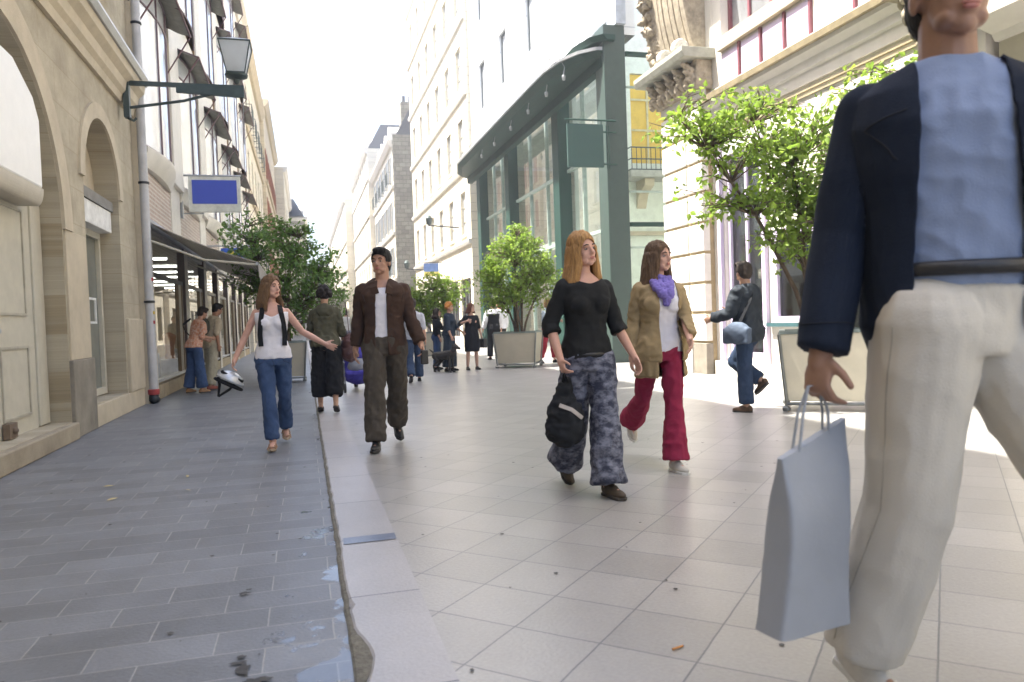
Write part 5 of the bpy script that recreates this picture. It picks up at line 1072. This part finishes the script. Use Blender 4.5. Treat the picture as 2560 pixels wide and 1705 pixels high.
for z, w, d in ((.50, .13, .09), (.44, .175, .12), (.34, .165, .135), (.2, .16, .12), (.05, .19, .145), (-.12, .21, .16), (-.30, .21, .165), (-.46, .20, .16)): rg.append([P+V((w*cos(a), d*sin(a), z))*s for a in [2*pi*j/26 for j in range(26)]])
mb.rings(rg)
for n in 'LR': armshape(mb, k, n, .022, 1.02)
remesh(mb, 'dress', blackc, o, .011, 2, fold=.009, fs=7, fstr=(1, 1, .4)); hair(o, k, (.14, .05, .03), 'long', .01, L=.06); shoes(o, k, leatherb, vox=.009)
bg_ = item(o, k['wrL']+V((.04, .02, -.12)), 'handbag', 'black handbag held by the woman in the black dress', 'bag'); MB().box(-.05, .05, -.14, .14, -.16, .05).build('bag_body', leatherb, bg_, bevel=.02); mb = MB(); mb.tube([(0, -.09, .05), (0, -.05, .16), (0, .05, .16), (0, .09, .05)], .01, 6); mb.build('handle', leatherb, bg_)
o, k = person(5.15, 20.9, 185, 1.66, False, 'person in a white shirt and black waistcoat seen from behind near the green posts', dict(legL=(5, 3, 2, 5), legR=(-5, 8, 2, 5), armL=(4, 14, 20, 5), armR=(4, 14, 20, 5)), vox=.011)
top(o, k, whitec, ex=.022, sl=1.9, sx=.03, vox=.012); top(o, k, blackc, 'waistcoat', ex=.032, z0=-.03, z1=.47, sl=0, vox=.012); trousers(o, k, blackc, vox=.012); hair(o, k, (.02, .018, .016), 'short', .012); shoes(o, k, leatherb, vox=.01)
o, k = person(5.5, 21.5, 200, 1.66, False, 'person in a loose white shirt standing just beyond the waistcoated man', dict(armL=(10, 14, 20, 5), armR=(4, 14, 20, 5)), vox=.011)
top(o, k, whitec, ex=.03, sl=1.9, sx=.035, vox=.012); trousers(o, k, blackc, vox=.012); hair(o, k, (.10, .06, .03), 'short', .012); shoes(o, k, leatherb, vox=.01)
o, k = person(5.80, 17.9, 25, 1.60, True, 'person in a white and blue top with red trousers right of the canted planter', dict(hyaw=20, legL=(8, 4, 3, 8), legR=(-8, 12, 3, 8), footR=15, armL=(20, 8, 70, -10), armR=(6, 8, 60, 4)), vox=.010)
top(o, k, cloth('white_blue_top', (.62, .66, .72), scale=9, col2=(.15, .25, .42), var=.3), ex=.022, sl=1.4, sx=.02, vox=.012, z0=-.11); trousers(o, k, cloth('red_trousers', (.36, .03, .05)), vox=.012, hem=.02, end=1.85); hair(o, k, (.35, .2, .09), 'bob', .01); shoes(o, k, blackc, vox=.01)
# far walkers
for i, (x, y, c1, c2, lb, fm) in enumerate([(.9, 27, (.5, .06, .05), (.05, .05, .07), 'tiny distant person in a red top above the pushchair', 1), (1.6, 31, (.6, .58, .55), (.08, .09, .13), 'tiny distant person in a pale top far down the street', 0), (.3, 34, (.08, .09, .1), (.05, .05, .06), 'tiny distant person in dark clothes far down the street, left of the others', 0)]):
    o, k = person(x, y, 170*i, 1.68, bool(fm), lb, dict(legL=(10, 4, 2, 5), legR=(-12, 12, 2, 5), footR=18), vox=.018, face=False)
    top(o, k, cloth('far_top_%d' % i, c1), ex=.02, sx=.02, vox=.018, fold=0); trousers(o, k, cloth('far_trousers_%d' % i, c2), vox=.018, fold=0); hair(o, k, (.04, .03, .02), 'short', .016); shoes(o, k, blackc, vox=.014)

# 8. blonde woman in black top, patterned trousers
o, k = person(1.75, 4.62, 4, 1.70, True, 'person with long blonde hair in a black top and flowing blue patterned trousers', dict(lean=0, hyaw=14, hroll=-8, legR=(-14, 22, -5, 5), legL=(16, 5, -4, 8), footR=28, armR=(-6, 20, 34, -12), armL=(4, 15, 20, 12), curlR=70), skc=(.58, .34, .27), vox=.0055)
T, P, s = k['T'], k['P'], k['s']
top(o, k, cloth('black_knit', (.016, .017, .018)), ex=.012, z0=-.03, sl=1.25, sx=.017, cuff=.02, fold=.005, vox=.008, cut=lambda p: p.z > P.z+.475*s+abs(p.x)*.35 and p.y < .03 and abs(p.x) < .10 or p.z > P.z+.52*s, solid=.004)
pat = cloth('patterned_blue', (.17, .18, .23), scale=15, col2=(.035, .04, .065), var=.3, stretch=(1, 1, 1.6)); pat.node_tree.nodes['Color Ramp'].color_ramp.elements[0].position = .42; pat.node_tree.nodes['Color Ramp'].color_ramp.elements[1].position = .62
trousers(o, k, pat, ex=.012, hem=.070, kn=.018, end=1.99, fold=.013, top=-.02, vox=.008, fs=6)
hair(o, k, (.46, .25, .09), 'long', .007, L=.24); shoes(o, k, mat('dark_brown_shoe', (.06, .045, .03), .7), vox=.007)
mb = MB(); mb.tube([P+T @ V((.15*cos(a), .012+.118*sin(a)-.01, .0))*s for a in [2*pi*j/30 for j in range(31)]], .012, 8); mb.build('belt', leatherb, o, smooth=True)
bgp = item(o, V((-.19, -.06, .56)), 'drawstring_bag', 'black round bag hanging low from the hand of the blonde woman', 'bag')
mb = MB(); mb.ball((0, 0, -.06), (.105, .09, .16), 20); mb.ball((0, 0, -.13), (.115, .10, .11), 18); mb.cap((0, 0, .1), (.02, 0, .17), .05, .02); remesh(mb, 'bag_body', cloth('black_bag', (.016, .018, .022)), bgp, .01, 1, fold=.013, fs=9)
mb = MB(); strip(mb, [V((-.07, -.085, .03)), V((0, -.11, .0)), V((.08, -.085, -.06))], .012, .006, (0, -1, 0)); mb.build('pale_zip', mat('pale_zip_tape', (.5, .46, .44), .5), bgp)
hp = k['wrR']+k['hdR']*.10; hl = hp-V((-.19, -.06, .56))
mb = MB(); mb.tube([V((.02, 0, .15)), hl*.5+V((-.01, 0, .06)), hl], .007, 6); mb.tube([V((.0, .02, .14)), hl*.5+V((.03, 0, .05)), hl], .007, 6); mb.build('cord', blackc, bgp)

# 9. girl in pink trousers
o, k = person(2.50, 5.08, -8, 1.67, True, 'person with brown hair, violet scarf, tan cardigan and crimson flared trousers', dict(lean=0, hyaw=34, legR=(-28, 30, 0, 5), legL=(10, 3, -3, 12), footR=40, armR=(-8, 9, 18, 4), armL=(24, 5, 30, -12)), skc=(.55, .32, .24), vox=.0055)
T, P, s = k['T'], k['P'], k['s']
top(o, k, whitec, 'white_shirt', ex=.016, z0=-.04, sl=0, fold=.006, vox=.008)
jk_ = top(o, k, cloth('tan_cardigan', (.32, .24, .13)), 'cardigan', ex=.020, z0=-.12, sl=1.8, sx=.016, cuff=.01, flare=.16, fold=.009, vox=.008, cut=lambda p: p.y < -.01 and -.035 < p.x < .10+max(0, P.z+.3-p.z)*.08, solid=.006)
mb = MB(); rg = []
for z, w, d in ((.02, .16, .135), (-.1, .185, .155), (-.22, .20, .165)): rg.append([P+V((w*cos(a), d*sin(a), z))*s for a in [2*pi*j/26 for j in range(26)]])
mb.rings(rg); remesh(mb, 'cardigan_hem', cloth('tan_cardigan', (.32, .24, .13)), o, .008, 2, fold=.012, fs=8, fstr=(1, 1, .3), cut=lambda p: p.y < .0 and -.06 < p.x < .14, solid=.006)
mb = MB()
for q_ in range(3): mb.tube([P+T @ V(((.080+.006*q_)*cos(a), .0+(.075+.008*q_)*sin(a), .545-.03*q_+.012*sin(a*2+q_)))*s for a in [2*pi*i/20 for i in range(21)]], .020*s, 8)
for x0, x1, z1 in ((-.05, .02, .36), (-.02, -.03, .40), (.05, .0, .33), (.02, .05, .38)): mb.tube([P+T @ V(q)*s for q in ((x0*1.3, -.07, .52), (x0, -.125, .47), ((x0+x1)/2, -.150, .42), (x1, -.160, z1))], [.026*s, .032*s, .034*s, .022*s], 10)
remesh(mb, 'scarf', cloth('violet_scarf', (.22, .18, .52)), o, .006, 1, fold=.006, fs=22)
trousers(o, k, cloth('crimson_corduroy', (.26, .022, .06)), ex=.008, hem=.055, kn=.000, end=1.98, fold=.008, vox=.008); hair(o, k, (.13, .075, .04), 'long', .007, L=.34); shoes(o, k, mat('white_sneaker', (.55, .53, .48), .6), sole=white, vox=.007)

# 10. standing man by the shop front, one knee bent
o, k = person(4.80, 7.55, 208, 1.66, False, 'person in dark jacket and jeans standing on one leg, back turned, by cream planter', dict(lean=3, hyaw=-25, legL=(0, 1, 0, 10), legR=(38, 95, 6, 8), footR=40, armL=(22, 10, 60, -8), armR=(26, 12, 70, -10)), skc=(.46, .26, .19), vox=.0075)
T, P, s = k['T'], k['P'], k['s']
top(o, k, cloth('charcoal_jacket', (.032, .04, .05), rough=.7), 'jacket', ex=.036, z0=-.11, sl=1.95, sx=.030, cuff=.0, fold=.012, fs=6, flare=.05, collar=True); trousers(o, k, denim2, 'jeans', hem=.03); hair(o, k, (.06, .045, .035), 'short'); shoes(o, k, mat('brown_suede', (.12, .07, .04), .8))
bg_ = item(o, P+V((.27, .02, .0)), 'messenger_bag', 'pale blue grey shoulder bag at the hip of the man standing by the shop front', 'bag'); mb = MB(); mb.ball((0, 0, 0), (.09, .16, .12), 16); mb.box(-.05, .05, -.15, .15, -.11, .05); remesh(mb, 'bag_body', cloth('blue_grey_canvas', (.11, .14, .19)), bg_, .011, 2, fold=.006)
mb = MB(); strip(mb, [V((-.03, .0, .08)), V((-.12, .10, .35)), V((-.25, .06, .50))], .018, .004, (1, 0, 0)); mb.build('strap', blackc, bg_)

# 11. large man passing close on the right
o, k = person(1.68, 1.66, 10, 2.04, False, 'large close person in a navy jacket, pale blue shirt and cream trousers at right', dict(lean=0, side=0, twist=-46, hyaw=-30, legR=(-7, 12, 1, 6), legL=(30, 8, 6, 8), footR=16, footL=-10, armR=(4, 12, 12, 5), dropR=.3, arm_k=1.13, armL=(-15, 12, 12, 4), curlR=75), skc=(.34, .19, .13), vox=.0055)
T, P, s = k['T'], k['P'], k['s']; nj = cloth('navy_jacket', (.012, .018, .034), var=.05)
sh_ = top(o, k, cloth('pale_blue_shirt', (.24, .30, .45), var=.05, scale=4), 'shirt', ex=.020, z0=.04, sl=0, fold=.007, fs=6, vox=.007, collar=True)
jk_ = top(o, k, nj, 'jacket', ex=.040, z0=-.10, sl=1.99, sx=.018, cuff=.012, fold=.006, fs=4, fstr=(1, 1, .45), vox=.007, flare=.04, cut=lambda p: V((-1, 0, 0)).dot(T.inverted() @ (p-P)) < .088+max(0, .45-(p.z-P.z)/s)*.06 and (T.inverted() @ (p-P)).x < .11+max(0, .45-(p.z-P.z)/s)*.10 and (T.inverted() @ (p-P)).y < .0, solid=.007)
mb = MB(); mb.tube([P+T @ V((.187*cos(a), .006+.143*sin(a), +.095))*s for a in [2*pi*j/40 for j in range(41)]], .019, 8); mb.build('belt', leatherb, o, smooth=True)
tr_ = trousers(o, k, cloth('cream_trousers', (.58, .55, .49), var=.03, scale=3), ex=.030, hem=.030, kn=.008, end=1.97, fold=.006, fs=5, vox=.008, top=.10)
hair(o, k, (.03, .025, .02), 'short', .008); shoes(o, k, mat('white_trainer', (.62, .60, .55), .5), sole=white)
W = lambda x_, y_, z_: P+T @ V((x_, y_, z_))*s
seam(tr_, [[P+V(q)*s for q in ((-.085, -.15, .07), (-.13, -.12, .0), (-.165, -.06, -.06))], [P+V(q)*s for q in ((.085, -.15, .07), (.13, -.12, .0), (.165, -.06, -.06))], [P+V(q)*s for q in ((.012, -.2, .08), (.014, -.2, -.02), (0, -.2, -.08))], [k['hipR']+V((-.12, 0, 0)), k['kneeR']+V((-.1, 0, 0)), k['ankR']+V((-.1, 0, .05))]], .0014, m=mat('trouser_thread', (.42, .39, .33), .8))
seam(jk_, [[W(-.17, -.2, .02), W(-.11, -.22, .035)], [W(-.12, -.2, .47), W(-.185, -.1, .42), W(-.15, -.2, .34)]], .0022, m=mat('jacket_thread', (.005, .007, .014), .8))
seam(jk_, [[k['wrR']+V((.05*cos(a), .05*sin(a), .075)) for a in [2*pi*j/10 for j in range(11)]]], .0018, m=mat('jacket_thread', (.005, .007, .014), .8), k=3)
q = k['wrR']+k['hdR']*.12
pb = item(o, q+V((-.008, 0, -.015)), 'carrier_bag', 'pale blue grey flat shopping bag hanging from the hand of the nearest man', 'bag')
mb = MB(); rg = []; n_ = 14
for i in range(n_+1):
    u = i/n_; z = -.10-.50*u; w = .118+.008*u-.012*sin(pi*u); d = .010+.042*min(1, u*2.6); ring = []
    for j in range(64):
        a = 2*pi*j/64; x_ = w*math.copysign(abs(cos(a))**.16, cos(a)); y_ = d*math.copysign(abs(sin(a))**.3, sin(a)); cr = noise.noise(V((x_*9, z*7, 3)))*.007+abs(noise.noise(V((x_*14+z*9, z*5-x_*7, 8))))*.006
        ring.append(V((x_+z*.10, y_+math.copysign(cr, y_), z+.045*x_/.12*(1-u))))
    rg.append(ring)
mb.rings(rg); mb.build('bag_body', mat('pale_paper_bag', (.38, .41, .46), .45, var=.05, scale=3, trans=.2), pb, smooth=True, autos=35)
mb = MB()
for sy in (-.012, .012): mb.tube([(-.07, sy, -.13), (-.05, sy*.8, -.03), (-.02, 0, .04), (.02, 0, .04), (.04, sy*.8, -.03), (.04, sy, -.13)], .004, 6)
mb.build('handle', mat('pale_paper_bag', (.38, .41, .46), .45), pb)

# ------------------------------------------------------------ carved stonework of the corner building
rn = random.Random(5)
mb = MB(); mb.box(6.98, 7.3, 12.42, 14.05, 5.2, 5.7)
for i in range(5):
    y = 12.5+.36*i
    for j in range(3): mb.cap((6.98-.03*j, y, 5.28+.12*j), (6.86-.05*j, y+.02, 5.36+.13*j), .055, .03, 10)
    mb.lathe([(.0, -.03), (.09, -.03), (.10, 0), (.06, .02), (.05, -.01), (.02, .03), (0, .03)], (6.90, y+.16, 5.60), 16, M.Rotation(-pi/2, 3, 'Y'))
    mb.ball((6.93, y+.17, 5.33), (.07, .05, .13), 10)
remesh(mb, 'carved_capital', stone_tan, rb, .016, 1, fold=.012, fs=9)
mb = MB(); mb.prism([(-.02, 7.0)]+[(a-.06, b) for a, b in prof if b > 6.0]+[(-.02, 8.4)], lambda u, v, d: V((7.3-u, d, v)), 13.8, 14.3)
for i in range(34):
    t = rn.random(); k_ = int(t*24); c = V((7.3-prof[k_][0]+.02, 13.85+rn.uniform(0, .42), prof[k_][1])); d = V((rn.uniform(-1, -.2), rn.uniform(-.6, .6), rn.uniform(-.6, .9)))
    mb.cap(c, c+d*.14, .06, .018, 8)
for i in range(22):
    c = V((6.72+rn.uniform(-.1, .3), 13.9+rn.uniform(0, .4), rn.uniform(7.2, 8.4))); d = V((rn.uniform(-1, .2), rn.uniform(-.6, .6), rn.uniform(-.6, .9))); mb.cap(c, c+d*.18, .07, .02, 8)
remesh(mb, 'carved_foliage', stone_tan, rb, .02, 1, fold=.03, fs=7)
for y in (12.8, 13.4):
    mb = MB(); mb.lathe([(.0, -.09), (.13, -.09), (.14, 0), (.13, .09), (.07, .10), (.05, .07), (0, .11)], (6.86, y, 6.03), 24, M.Rotation(pi/2, 3, 'X')); remesh(mb, 'volute', stone_r, rb, .014, 1, fold=.006, fs=12)

bpy.data.collections.remove(TS); LC.exclude = False
